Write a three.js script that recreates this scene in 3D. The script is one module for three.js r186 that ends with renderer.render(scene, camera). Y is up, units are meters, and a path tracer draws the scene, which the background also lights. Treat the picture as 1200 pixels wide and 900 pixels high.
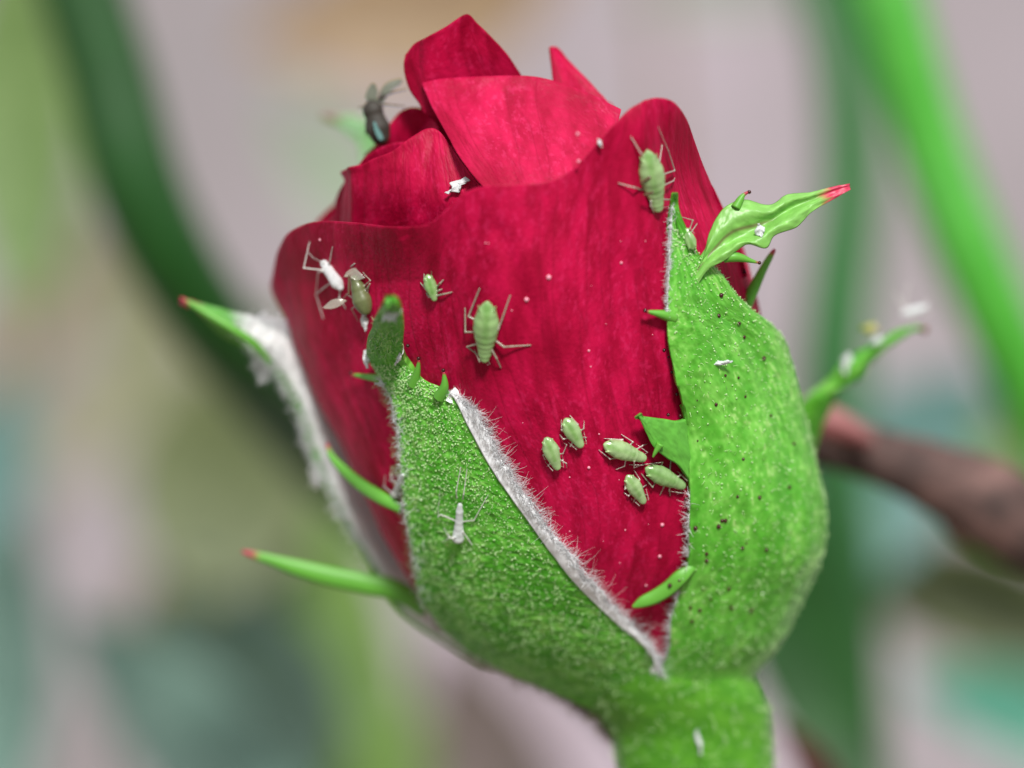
import * as THREE from 'three';
import { mergeGeometries } from 'three/addons/utils/BufferGeometryUtils.js';

// ------------------------------------------------------------------ camera, sky, sun, exposure
const SC = 4e-5;                       // one drawing unit is 0.04 mm
const D = 5000;                        // camera distance in drawing units (0.2 m)
const scene = new THREE.Scene();
const camera = new THREE.PerspectiveCamera(2 * Math.atan(450 / D) * 180 / Math.PI, 4 / 3, 0.01, 40);
camera.position.set(0, 0, D * SC);
camera.lookAt(0, 0, 0);
camera.focus = (D - 185) * SC;
camera.userData.fStop = 16;

const skyTex = (() => {
  const w = 64, h = 32, d = new Float32Array(w * h * 4);
  for (let y = 0; y < h; y++) for (let x = 0; x < w; x++) {
    const el = Math.max(0, (y + 0.5) / h - 0.5) * 2;
    const o = (y * w + x) * 4, b = 0.4 + 0.4 * el;
    d[o] = b * 0.97; d[o + 1] = b * 1.0; d[o + 2] = b * 1.06; d[o + 3] = 1;
  }
  const t = new THREE.DataTexture(d, w, h, THREE.RGBAFormat, THREE.FloatType);
  t.mapping = THREE.EquirectangularReflectionMapping; t.magFilter = THREE.LinearFilter; t.needsUpdate = true;
  return t;
})();
scene.background = skyTex; scene.environment = skyTex;

const sun = new THREE.DirectionalLight(new THREE.Color().setRGB(1, 0.97, 0.94), 3.5);
sun.position.set(0.14, 0.74, 1.0);
sun.castShadow = true; sun.shadow.radius = 18; sun.shadow.mapSize.set(2048, 2048);
Object.assign(sun.shadow.camera, { left: -0.3, right: 0.3, top: 0.3, bottom: -0.3, near: 0.1, far: 3 });
scene.add(sun, sun.target);

const renderer = new THREE.WebGLRenderer({ antialias: true });
renderer.toneMapping = THREE.LinearToneMapping;
renderer.toneMappingExposure = 1.16;
renderer.shadowMap.enabled = true;

// ------------------------------------------------------------------ helpers
function rng(seed) {
  let a = seed >>> 0;
  return () => { a = (a + 0x6d2b79f5) | 0; let t = Math.imul(a ^ (a >>> 15), 1 | a); t = (t + Math.imul(t ^ (t >>> 7), 61 | t)) ^ t; return ((t ^ (t >>> 14)) >>> 0) / 4294967296; };
}
const V3 = (x, y, z) => new THREE.Vector3(x, y, z);
const clamp = (x, a = 0, b = 1) => Math.min(b, Math.max(a, x));
const lerp = (a, b, t) => a + (b - a) * t;
const sstep = (a, b, x) => { const t = clamp((x - a) / (b - a)); return t * t * (3 - 2 * t); };
// a point seen at photograph position (px, py) whose depth is z drawing units in front of the middle of the bud
function W(px, py, z) { const k = (D - z) / D * SC; return V3((px - 600) * k, (450 - py) * k, z * SC); }
const rad = (px, z) => px * (D - z) / D * SC;     // a length of px at that depth

function hash(x, y, s) { let h = Math.imul(x, 374761393) + Math.imul(y, 668265263) + Math.imul(s, 2147483647 ^ 1274126177); h = Math.imul(h ^ (h >>> 13), 1274126177); return ((h ^ (h >>> 16)) >>> 0) / 4294967296; }
function vnoise(x, y, s, per) {
  const xi = Math.floor(x), yi = Math.floor(y), fx = x - xi, fy = y - yi, m = (v) => per ? ((v % per) + per) % per : v;
  const u = fx * fx * (3 - 2 * fx), v = fy * fy * (3 - 2 * fy);
  return lerp(lerp(hash(m(xi), m(yi), s), hash(m(xi + 1), m(yi), s), u), lerp(hash(m(xi), m(yi + 1), s), hash(m(xi + 1), m(yi + 1), s), u), v);
}
function fbm(x, y, s, per, oct = 4) { let a = 0, w = 0.5, n = 0; for (let i = 0; i < oct; i++) { a += w * vnoise(x, y, s + i * 17, per); n += w; x *= 2; y *= 2; if (per) per *= 2; w *= 0.5; } return a / n; }
// the same, repeating over the unit square: fx by fy cells
function tfbm(u, v, fx, fy, s, oct = 3) {
  let a = 0, w = 0.5, n = 0;
  for (let o = 0; o < oct; o++) {
    const x = u * fx, y = v * fy, xi = Math.floor(x), yi = Math.floor(y), gx = x - xi, gy = y - yi, p = gx * gx * (3 - 2 * gx), q = gy * gy * (3 - 2 * gy), x0 = xi % fx, x1 = (xi + 1) % fx, y0 = yi % fy, y1 = (yi + 1) % fy, k = s + o * 17;
    a += w * lerp(lerp(hash(x0, y0, k), hash(x1, y0, k), p), lerp(hash(x0, y1, k), hash(x1, y1, k), p), q); n += w; fx *= 2; fy *= 2; w *= 0.5;
  }
  return a / n;
}

function tex(w, h, fn, srgb = true) {
  const d = new Uint8Array(w * h * 4);
  for (let y = 0; y < h; y++) for (let x = 0; x < w; x++) {
    const c = fn(x / w, y / h), o = (y * w + x) * 4;
    d[o] = clamp(c[0], 0, 255); d[o + 1] = clamp(c[1], 0, 255); d[o + 2] = clamp(c[2], 0, 255); d[o + 3] = 255;
  }
  const t = new THREE.DataTexture(d, w, h, THREE.RGBAFormat);
  t.wrapS = t.wrapT = THREE.RepeatWrapping; t.magFilter = THREE.LinearFilter; t.minFilter = THREE.LinearMipmapLinearFilter; t.generateMipmaps = true;
  if (srgb) t.colorSpace = THREE.SRGBColorSpace;
  t.needsUpdate = true;
  return t;
}
const mix3 = (a, b, t) => [lerp(a[0], b[0], t), lerp(a[1], b[1], t), lerp(a[2], b[2], t)];

const usedNames = new Map();
function numbered(name) { const n = usedNames.get(name) || 0; usedNames.set(name, n + 1); return n ? name + '_' + String(n).padStart(3, '0') : name; }
function tag(o, label, category, group, kind) { if (label) o.userData.label = label; if (category) o.userData.category = category; if (group) o.userData.group = group; if (kind) o.userData.kind = kind; return o; }
function mesh(name, geo, mat, parent) {
  const m = new THREE.Mesh(geo, mat);
  m.name = parent ? name : numbered(name); m.castShadow = m.receiveShadow = true;
  (parent || scene).add(m); return m;
}
function base(name, p) { const g = new THREE.Group(); g.name = numbered(name); g.position.copy(p); scene.add(g); return g; }
// every geometry below is computed in world space; moved() shifts it into the frame of a thing that stands at p
function moved(geo, p) { geo.translate(-p.x, -p.y, -p.z); return geo; }

// smooth curve through points of any dimension, by arc length
function curve(pts) {
  const n = pts.length, dim = pts[0].length;
  const at = (s) => {
    const i = Math.min(n - 2, Math.max(0, Math.floor(s))), t = s - i;
    const p0 = pts[Math.max(0, i - 1)], p1 = pts[i], p2 = pts[i + 1], p3 = pts[Math.min(n - 1, i + 2)], o = [];
    for (let k = 0; k < dim; k++) o.push(0.5 * (2 * p1[k] + (p2[k] - p0[k]) * t + (2 * p0[k] - 5 * p1[k] + 4 * p2[k] - p3[k]) * t * t + (3 * p1[k] - p0[k] - 3 * p2[k] + p3[k]) * t * t * t));
    return o;
  };
  at.n = n - 1;
  const N = 40 * (n - 1), L = [0]; let prev = at(0);
  for (let i = 1; i <= N; i++) { const q = at(i / N * (n - 1)); L.push(L[i - 1] + Math.hypot(...q.map((v, k) => v - prev[k]))); prev = q; }
  const f = (t) => {
    const want = clamp(t) * L[N]; let lo = 0, hi = N;
    while (hi - lo > 1) { const m = (lo + hi) >> 1; if (L[m] <= want) lo = m; else hi = m; }
    return at((lo + (want - L[lo]) / Math.max(1e-9, L[hi] - L[lo])) / N * (n - 1));
  };
  f.raw = at; f.len = L[N];
  return f;
}

// a body of slices: rows are [py, left px, right px, depth of axis]
function envelope(rows, k) {
  const ev = (y) => {
    let i = 0; while (i < rows.length - 2 && y > rows[i + 1][0]) i++;
    const g = (j) => rows[clamp(j, 0, rows.length - 1)];
    const p1 = g(i), p2 = g(i + 1), h = p2[0] - p1[0], t = clamp((y - p1[0]) / h, -0.5, 1.5), p0 = g(i - 1), p3 = g(i + 2), o = [];
    for (let c = 1; c < 4; c++) {
      const m1 = p0 === p1 ? (p2[c] - p1[c]) : (p2[c] - p0[c]) / (p2[0] - p0[0]) * h, m2 = p3 === p2 ? (p2[c] - p1[c]) : (p3[c] - p1[c]) / (p3[0] - p1[0]) * h;
      const t2 = t * t, t3 = t2 * t;
      o.push((2 * t3 - 3 * t2 + 1) * p1[c] + (t3 - 2 * t2 + t) * m1 + (-2 * t3 + 3 * t2) * p2[c] + (t3 - t2) * m2);
    }
    return { c: (o[0] + o[1]) / 2, r: (o[1] - o[0]) / 2, z: o[2] };
  };
  return {
    theta(px, py, off = 0) { const e = ev(py); return Math.asin(clamp((px - e.c) / (e.r + off), -0.999, 0.999)); },
    at(th, py, off = 0) { const e = ev(py), r = e.r + off; return [e.c + r * Math.sin(th), py, e.z + k * r * Math.cos(th)]; },
    px(px, py, off = 0) { const e = ev(py), th = this.theta(px, py); return e.z + k * (e.r + off) * Math.cos(th); },
  };
}
const DEG = Math.PI / 180;
// boundary points: [px, py], or [degrees, py, 1]
const onEnv = (env, pts, off = 0) => curve(pts.map((p) => p[2] ? [p[0] * DEG * 200, p[1]] : [env.theta(p[0], p[1], off) * 200, p[1]]));
function coons(env, b, t, l, r, off, zoff) {
  const B = onEnv(env, b), T = onEnv(env, t), L = onEnv(env, l), R = onEnv(env, r);
  const p00 = B(0), p10 = B(1), p01 = T(0), p11 = T(1);
  return (u, v) => {
    const bu = B(u), tu = T(u), lv = L(v), rv = R(v), o = [0, 0];
    for (let k = 0; k < 2; k++) o[k] = (1 - v) * bu[k] + v * tu[k] + (1 - u) * lv[k] + u * rv[k] - ((1 - u) * (1 - v) * p00[k] + u * (1 - v) * p10[k] + (1 - u) * v * p01[k] + u * v * p11[k]);
    const q = env.at(o[0] / 200, o[1], 0), e = off ? off(u, v, q[0], q[1]) : 0, s = env.at(o[0] / 200, o[1], e);
    return W(s[0], s[1], s[2] + (zoff ? zoff(s[0], s[1]) : 0));
  };
}
// rows of [px, py, z] points, smooth both ways
function strip(rows) {
  const cr = rows.map((r) => curve(r));
  return (u, v) => { const c = curveAt(cr.map((f) => f(u)), v); return W(c[0], c[1], c[2]); };
}
function curveAt(pts, v) {
  const n = pts.length, s = clamp(v) * (n - 1), i = Math.min(n - 2, Math.floor(s)), t = s - i, o = [];
  const p0 = pts[Math.max(0, i - 1)], p1 = pts[i], p2 = pts[i + 1], p3 = pts[Math.min(n - 1, i + 2)];
  for (let k = 0; k < p1.length; k++) o.push(0.5 * (2 * p1[k] + (p2[k] - p0[k]) * t + (2 * p0[k] - 5 * p1[k] + 4 * p2[k] - p3[k]) * t * t + (3 * p1[k] - p0[k] - 3 * p2[k] + p3[k]) * t * t * t));
  return o;
}
// a sheet of some thickness from f(u, v); front faces the side where du x dv points; th may be a function
function slab(f, nu, nv, th, colour, relief) {
  const P = [], N = [], idx = [];
  for (let j = 0; j <= nv; j++) for (let i = 0; i <= nu; i++) P.push(f(i / nu, j / nv));
  const at = (i, j) => P[clamp(j, 0, nv) * (nu + 1) + clamp(i, 0, nu)];
  for (let j = 0; j <= nv; j++) for (let i = 0; i <= nu; i++) {
    let a = at(i + 1, j).clone().sub(at(i - 1, j)), b = at(i, j + 1).clone().sub(at(i, j - 1));
    if (a.length() < 1e-8) a = at(i + 1, j + (j ? -1 : 1)).clone().sub(at(i - 1, j + (j ? -1 : 1)));
    if (b.length() < 1e-8) b = at(i + (i ? -1 : 1), j + 1).clone().sub(at(i + (i ? -1 : 1), j - 1));
    const n = a.cross(b); if (n.length() > 0) n.normalize(); else n.set(0, 0, 1);
    N.push(n);
  }
  const uu = [], vv = [], mid = Math.round(nv / 2), mc = Math.round(nu / 2);
  for (let i = 0, s = 0; i <= nu; i++) { if (i) s += at(i, mid).distanceTo(at(i - 1, mid)); uu.push(s / SC / 400); }
  for (let j = 0, s = 0; j <= nv; j++) { if (j) s += at(mc, j).distanceTo(at(mc, j - 1)); vv.push(s / SC / 400); }
  const pos = [], uv = [], col = [], M = (nu + 1) * (nv + 1);
  for (let side = 0; side < 2; side++) for (let j = 0; j <= nv; j++) for (let i = 0; i <= nu; i++) {
    const id = j * (nu + 1) + i, p = P[id], n = N[id];
    const t = typeof th === 'function' ? th(i / nu, j / nv) : th;
    const d = relief && !side ? relief(i / nu, j / nv, p) : 0;
    const e = side ? -t : d;
    pos.push(p.x + n.x * e * SC, p.y + n.y * e * SC, p.z + n.z * e * SC);
    uv.push(uu[i], vv[j]);
    if (colour) { const c = colour(i / nu, j / nv, side); col.push(c[0], c[1], c[2]); }
  }
  for (let j = 0; j < nv; j++) for (let i = 0; i < nu; i++) {
    const a = j * (nu + 1) + i, b = a + 1, c = a + nu + 1, d = c + 1;
    idx.push(a, b, d, a, d, c, M + a, M + d, M + b, M + a, M + c, M + d);
  }
  for (let i = 0; i < nu; i++) { const a = i, b = i + 1; idx.push(a, M + b, b, a, M + a, M + b); const c = nv * (nu + 1) + i, d = c + 1; idx.push(c, d, M + d, c, M + d, M + c); }
  for (let j = 0; j < nv; j++) { const a = j * (nu + 1), c = a + nu + 1; idx.push(a, c, M + c, a, M + c, M + a); const b = a + nu, d = c + nu; idx.push(b, M + d, d, b, M + b, M + d); }
  const g = new THREE.BufferGeometry();
  g.setAttribute('position', new THREE.Float32BufferAttribute(pos, 3));
  g.setAttribute('uv', new THREE.Float32BufferAttribute(uv, 2));
  if (colour) g.setAttribute('color', new THREE.Float32BufferAttribute(col, 3));
  g.setIndex(idx); g.computeVertexNormals();
  g.userData = { f, nu, nv };
  return g;
}
// a round tapering tube through [px, py, z, radius in px] points
function tube(pts, seg = 30, sides = 10, flat = 1, colour, bump) {
  const c = curve(pts.map((p) => { const w = W(p[0], p[1], p[2]); return [w.x / SC, w.y / SC, w.z / SC]; })), R = (t) => curveAt(pts.map((p) => [rad(p[3], p[2])]), t)[0];
  const pos = [], uv = [], col = [], idx = [];
  let nrm = null, prev = null, run = 0;
  for (let j = 0; j <= seg; j++) {
    const t = j / seg, s = t * c.raw.n, p = V3(...c.raw(s)).multiplyScalar(SC), q = V3(...c.raw(Math.min(c.raw.n, s + 0.01))), q0 = V3(...c.raw(Math.max(0, s - 0.01)));
    const T = q.sub(q0).normalize();
    if (prev) run += p.distanceTo(prev) / SC; prev = p;
    if (!nrm) { nrm = V3(0, 0, 1); if (Math.abs(T.z) > 0.9) nrm.set(0, 1, 0); }
    nrm.addScaledVector(T, -nrm.dot(T)).normalize();
    const b = T.clone().cross(nrm), r = Math.max(R(t), 1e-7);
    for (let i = 0; i <= sides; i++) {
      const a = i / sides * Math.PI * 2, k = 1 + (bump ? bump(i === sides ? 0 : i / sides, t) : 0), x = Math.cos(a) * r * flat * k, y = Math.sin(a) * r * k;
      pos.push(p.x + nrm.x * x + b.x * y, p.y + nrm.y * x + b.y * y, p.z + nrm.z * x + b.z * y);
      uv.push(i / sides * 2 * Math.PI * r / SC / 400, run / 400);
      if (colour) col.push(...colour(t, i / sides));
    }
  }
  for (let j = 0; j < seg; j++) for (let i = 0; i < sides; i++) { const a = j * (sides + 1) + i, d = a + sides + 1; idx.push(a, a + 1, d + 1, a, d + 1, d); }
  for (const [j, fl] of [[0, 0], [seg, 1]]) {
    const o = j * (sides + 1), n = pos.length / 3; let x = 0, y = 0, z = 0;
    for (let i = 0; i < sides; i++) { x += pos[(o + i) * 3]; y += pos[(o + i) * 3 + 1]; z += pos[(o + i) * 3 + 2]; }
    pos.push(x / sides, y / sides, z / sides); uv.push(0, 0); if (colour) col.push(...colour(j / seg, 0));
    for (let i = 0; i < sides; i++) fl ? idx.push(n, o + i, o + i + 1) : idx.push(n, o + i + 1, o + i);
  }
  const g = new THREE.BufferGeometry();
  g.setAttribute('position', new THREE.Float32BufferAttribute(pos, 3)); g.setAttribute('uv', new THREE.Float32BufferAttribute(uv, 2));
  if (colour) g.setAttribute('color', new THREE.Float32BufferAttribute(col, 3));
  g.setIndex(idx); g.computeVertexNormals(); 
  // close the seam in the normals
  const nn = g.attributes.normal;
  for (let j = 0; j <= seg; j++) { const a = j * (sides + 1), b = a + sides, v = V3(nn.getX(a) + nn.getX(b), nn.getY(a) + nn.getY(b), nn.getZ(a) + nn.getZ(b)).normalize(); nn.setXYZ(a, v.x, v.y, v.z); nn.setXYZ(b, v.x, v.y, v.z); }
  return g;
}
// many fine hairs collected into one geometry
class Hairs {
  constructor(seed) { this.p = []; this.n = []; this.i = []; this.r = rng(seed); }
  add(p, dir, len, r, curl, seg = 3) {
    const d = dir.clone().normalize(), side = V3(0, 0, 1).cross(d); if (side.length() < 0.1) side.set(1, 0, 0); side.normalize();
    const up = d.clone().cross(side), o = this.p.length / 3, q = p.clone();
    for (let s = 0; s <= seg; s++) {
      const w = r * (1 - 0.75 * s / seg);
      for (let k = 0; k < 3; k++) { const a = k * 2.0944, x = Math.cos(a), y = Math.sin(a); const nx = side.x * x + up.x * y, ny = side.y * x + up.y * y, nz = side.z * x + up.z * y; this.p.push(q.x + nx * w * SC, q.y + ny * w * SC, q.z + nz * w * SC); this.n.push(nx, ny, nz); }
      if (s < seg) for (let k = 0; k < 3; k++) { const a = o + s * 3 + k, b = o + s * 3 + (k + 1) % 3; this.i.push(a, b, b + 3, a, b + 3, a + 3); }
      d.addScaledVector(curl, 1 / seg).normalize();
      q.addScaledVector(d, len * SC / seg);
    }
  }
  get jit() { const r = this.r; return V3(r() - 0.5, r() - 0.5, r() - 0.5).multiplyScalar(2); }
  // hairs over the front of a slab surface
  cover(g, n, u0, u1, v0, v1, len, r, lift = 0.7, curl = 1, keep) {
    const f = g.userData.f, R = this.r;
    // area weight by rejection
    const cell = (u, v) => { const e = 0.01; return f(u + e, v).sub(f(u - e, v)).cross(f(u, v + e).sub(f(u, v - e))); };
    let mx = 0; for (let i = 0; i < 200; i++) mx = Math.max(mx, cell(lerp(u0, u1, R()), lerp(v0, v1, R())).length());
    for (let c = 0, tries = 0; c < n && tries < n * 20; tries++) {
      const u = lerp(u0, u1, R()), v = lerp(v0, v1, R()), N = cell(u, v);
      if (N.length() < R() * mx || (keep && R() > keep(u, v))) continue;
      c++; N.normalize();
      const dir = N.clone().multiplyScalar(lift).add(this.jit);
      if (dir.dot(N) < 0.1) dir.addScaledVector(N, 0.6);
      this.add(f(u, v).addScaledVector(N, -0.5 * SC), dir, len * (0.5 + R()), r, this.jit.multiplyScalar(curl));
    }
    return this;
  }
  build(name, mat, parent) {
    const g = new THREE.BufferGeometry();
    g.setAttribute('position', new THREE.Float32BufferAttribute(this.p, 3)); g.setAttribute('normal', new THREE.Float32BufferAttribute(this.n, 3));
    g.setAttribute('uv', new THREE.Float32BufferAttribute(new Float32Array(this.p.length / 3 * 2), 2)); g.setIndex(this.i);
    const m = mesh(name, g, mat, parent); m.userData.kind = 'stuff'; return m;
  }
}

// ------------------------------------------------------------------ materials
const petalTex = (lo, mid, hi, deep) => tex(1024, 1024, (u, v) => {
  const streak = tfbm(u, v, 34, 13, 3, 4), blot = tfbm(u, v, 7, 5, 9, 4), grain = tfbm(u, v, 120, 70, 21, 3);
  let c = mix3(lo, mid, sstep(0.25, 0.75, 0.7 * streak + 0.3 * blot));
  c = mix3(c, hi, 0.38 * sstep(0.5, 0.8, grain) * sstep(0.35, 0.65, blot));
  c = mix3(c, deep, 0.3 * Math.pow(1 - Math.abs(2 * tfbm(u, v, 22, 3, 91, 3) - 1), 14));
  return mix3(c, deep, 0.12 * sstep(0.62, 0.8, tfbm(u, v, 9, 16, 33, 3)));
});
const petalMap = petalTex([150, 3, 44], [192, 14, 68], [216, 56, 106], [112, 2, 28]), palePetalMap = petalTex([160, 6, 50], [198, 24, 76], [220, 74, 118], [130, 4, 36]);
const petalBump = tex(1024, 1024, (u, v) => { const b = 60 * (1 - Math.pow(1 - Math.abs(2 * tfbm(u, v, 22, 3, 91, 3) - 1), 10)) + 40 * tfbm(u, v, 50, 12, 51, 3) + 90 * tfbm(u, v, 150, 110, 61, 2) + 35 * tfbm(u, v, 10, 10, 71, 3); return [b, b, b]; }, false);
const sepalMap = tex(1024, 1024, (u, v) => {
  const a = tfbm(u, v, 110, 110, 5, 2), b = tfbm(u, v, 14, 9, 15, 4), s = tfbm(u, v, 40, 8, 19, 2);
  let c = mix3([70, 156, 34], [124, 200, 82], sstep(0.28, 0.75, 0.5 * a + 0.3 * b + 0.2 * s));
  c = mix3(c, [158, 200, 112], 0.6 * sstep(0.62, 0.82, a) * sstep(0.35, 0.6, b));
  return mix3(c, [48, 112, 20], 0.4 * sstep(0.6, 0.78, tfbm(u, v, 60, 60, 25, 2)));
});
const sepalMap2 = tex(1024, 1024, (u, v) => {
  const a = tfbm(u, v, 70, 50, 205, 2), b = tfbm(u, v, 12, 6, 215, 4), t = tfbm(u, v, 30, 7, 219, 2);
  let c = mix3([80, 166, 42], [126, 204, 82], sstep(0.3, 0.72, 0.3 * a + 0.4 * b + 0.3 * t));
  c = mix3(c, [186, 224, 142], 0.6 * sstep(0.62, 0.85, a) * sstep(0.4, 0.62, b));
  return mix3(c, [66, 138, 30], 0.4 * sstep(0.58, 0.76, tfbm(u, v, 34, 22, 225, 3)));
});
const sepalBump2 = tex(1024, 1024, (u, v) => { const b = 90 * tfbm(u, v, 70, 55, 281, 2) + 140 * tfbm(u, v, 22, 14, 291, 3); return [b, b, b]; }, false);
const sepalBump = tex(1024, 1024, (u, v) => { const b = 200 * tfbm(u, v, 95, 95, 81, 2) + 50 * tfbm(u, v, 20, 20, 91, 2); return [b, b, b]; }, false);
const mottled = (a, b, f, seed) => tex(256, 256, (u, v) => mix3(a, b, sstep(0.25, 0.75, fbm(u * f, v * f, seed, f, 4))));
const LIN = (r, g, b) => new THREE.Color().setRGB(r, g, b);

const M = {
  frost: new THREE.MeshStandardMaterial({ color: LIN(0.5, 0.74, 0.34), roughness: 0.25 }),
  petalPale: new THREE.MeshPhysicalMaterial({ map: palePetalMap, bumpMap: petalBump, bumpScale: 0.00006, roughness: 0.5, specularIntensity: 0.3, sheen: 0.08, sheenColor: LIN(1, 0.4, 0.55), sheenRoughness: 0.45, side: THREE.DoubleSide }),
  petal: new THREE.MeshPhysicalMaterial({ map: petalMap, bumpMap: petalBump, bumpScale: 0.00005, roughness: 0.5, specularIntensity: 0.25, sheen: 0.08, sheenColor: LIN(1, 0.3, 0.5), sheenRoughness: 0.45, side: THREE.DoubleSide }),
  sepal: new THREE.MeshPhysicalMaterial({ map: sepalMap, bumpMap: sepalBump, bumpScale: 0.00009, specularIntensity: 0.6, roughness: 0.42, side: THREE.DoubleSide }),
  sepalBroad: new THREE.MeshPhysicalMaterial({ map: sepalMap2, bumpMap: sepalBump2, bumpScale: 0.00009, specularIntensity: 0.6, roughness: 0.42, clearcoat: 0.35, clearcoatRoughness: 0.4, side: THREE.DoubleSide }),
  plain: new THREE.MeshPhysicalMaterial({ vertexColors: true, bumpMap: sepalBump2, bumpScale: 0.0001, roughness: 0.4, side: THREE.DoubleSide }),
  hip: new THREE.MeshStandardMaterial({ map: mottled([74, 144, 34], [94, 164, 44], 36, 7), roughness: 0.4 }),
  leafy: new THREE.MeshPhysicalMaterial({ map: sepalMap, vertexColors: true, bumpMap: sepalBump, bumpScale: 0.00008, roughness: 0.45, side: THREE.DoubleSide }),
  tooth: new THREE.MeshStandardMaterial({ vertexColors: true, roughness: 0.45 }),
  hair: new THREE.MeshStandardMaterial({ color: LIN(0.6, 0.82, 0.4), roughness: 0.3 }),
  wool: new THREE.MeshPhysicalMaterial({ color: LIN(0.95, 0.97, 0.98), roughness: 1, transmission: 0.35, thickness: 0 }),
  felt: new THREE.MeshStandardMaterial({ color: LIN(0.92, 0.94, 0.95), roughness: 0.9 }),
  gland: new THREE.MeshPhysicalMaterial({ color: LIN(0.05, 0.008, 0.008), roughness: 0.2 }),
  insect: new THREE.MeshPhysicalMaterial({ vertexColors: true, roughness: 0.3, transmission: 0.2, thickness: 0, clearcoat: 0.6, clearcoatRoughness: 0.15 }),
  shed: new THREE.MeshPhysicalMaterial({ vertexColors: true, roughness: 0.7, transmission: 0.3, thickness: 0 }),
  wing: new THREE.MeshPhysicalMaterial({ color: LIN(0.85, 0.85, 0.75), roughness: 0.15, transmission: 0.85, thickness: 0, side: THREE.DoubleSide }),
};
const GREEN = [0.12, 0.4, 0.04], REDTIP = [0.4, 0.02, 0.05];

// ------------------------------------------------------------------ ground and wall
{
  const g = new THREE.PlaneGeometry(8, 8, 1, 1).rotateX(-Math.PI / 2).translate(0, -0.34, 2);
  g.attributes.uv.array.forEach((v, i, a) => { a[i] = v * 60; });
  tag(mesh('ground', g, new THREE.MeshStandardMaterial({ map: mottled([96, 84, 74], [140, 128, 116], 16, 3), roughness: 0.95 })), 'bare soil under the rose plant', null, null, 'structure');
  const wallMap = tex(512, 512, (u, v) => {
    const a = fbm(u * 5, v * 5, 41, 5, 4), b = fbm(u * 40, v * 40, 47, 40, 3);
    return mix3(mix3([142, 136, 138], [184, 170, 182], sstep(0.3, 0.7, a)), [150, 140, 140], 0.25 * b);
  });
  const w = new THREE.BoxGeometry(3, 1.6, 0.1).translate(0, 0.42, -0.44);
  w.attributes.uv.array.forEach((v, i, a) => { a[i] = v * (i % 2 ? 3 : 6); });
  tag(mesh('wall', w, new THREE.MeshStandardMaterial({ map: wallMap, roughness: 0.9 })), 'pale pinkish grey plaster wall blurred far behind the rosebud', null, null, 'structure');
}

// ------------------------------------------------------------------ blurred plants behind the bud
function stem(pts, mat, label) { tag(mesh('plant_stem', tube(pts, 60, 16), mat), label, 'stem'); }
const stemMat = (a, b, s) => new THREE.MeshStandardMaterial({ map: mottled(mix3(a, b, 0.3), mix3(a, b, 0.7), 30, s), roughness: 0.45 });
stem([[985, -180, -1700, 44], [1030, -40, -1600, 40], [1090, 170, -1600, 41], [1160, 350, -1600, 42], [1270, 600, -1700, 43], [1420, 1000, -1800, 48], [1500, 2500, -1900, 50], [1500, 6000, -2000, 52], [1500, 12300, -2000, 54]], stemMat([52, 142, 34], [92, 186, 62], 2), 'thick bright green stem crossing the upper right corner');
stem([[920, -200, -2500, 30], [960, -40, -2500, 32], [990, 90, -2500, 34], [995, 220, -2500, 36], [982, 360, -2500, 40], [975, 520, -2500, 42], [1000, 900, -2500, 42], [1050, 2600, -2600, 42], [1050, 13000, -2600, 44]], stemMat([34, 92, 40], [58, 124, 62], 4), 'thin dark green stem behind the right leafy tip');
stem([[30, -260, -1500, 48], [88, -40, -1500, 50], [128, 90, -1500, 52], [162, 220, -1500, 54], [216, 330, -1550, 52], [292, 430, -1700, 48], [390, 540, -2100, 46], [540, 660, -2200, 46], [700, 770, -2300, 46], [800, 900, -2300, 46], [830, 1100, -2300, 48], [850, 2600, -2400, 48], [860, 12400, -2400, 50]], stemMat([12, 62, 10], [22, 80, 18], 6), 'dark green curved stem on the left of the photo');
stem([[300, 380, -3600, 30], [335, 520, -3600, 50], [375, 660, -3600, 66], [415, 840, -3600, 70], [445, 1100, -3600, 70], [470, 3000, -3600, 70], [470, 14600, -3600, 72]], stemMat([88, 120, 50], [108, 140, 68], 8), 'pale olive green stem rising from the bottom left of the bud');

const leafMats = {};
function leafMat(a, b) { const k = a + '/' + b; return leafMats[k] ??= new THREE.MeshStandardMaterial({ map: mottled(a, b, 8, 11), roughness: 0.5, side: THREE.DoubleSide }); }
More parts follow.
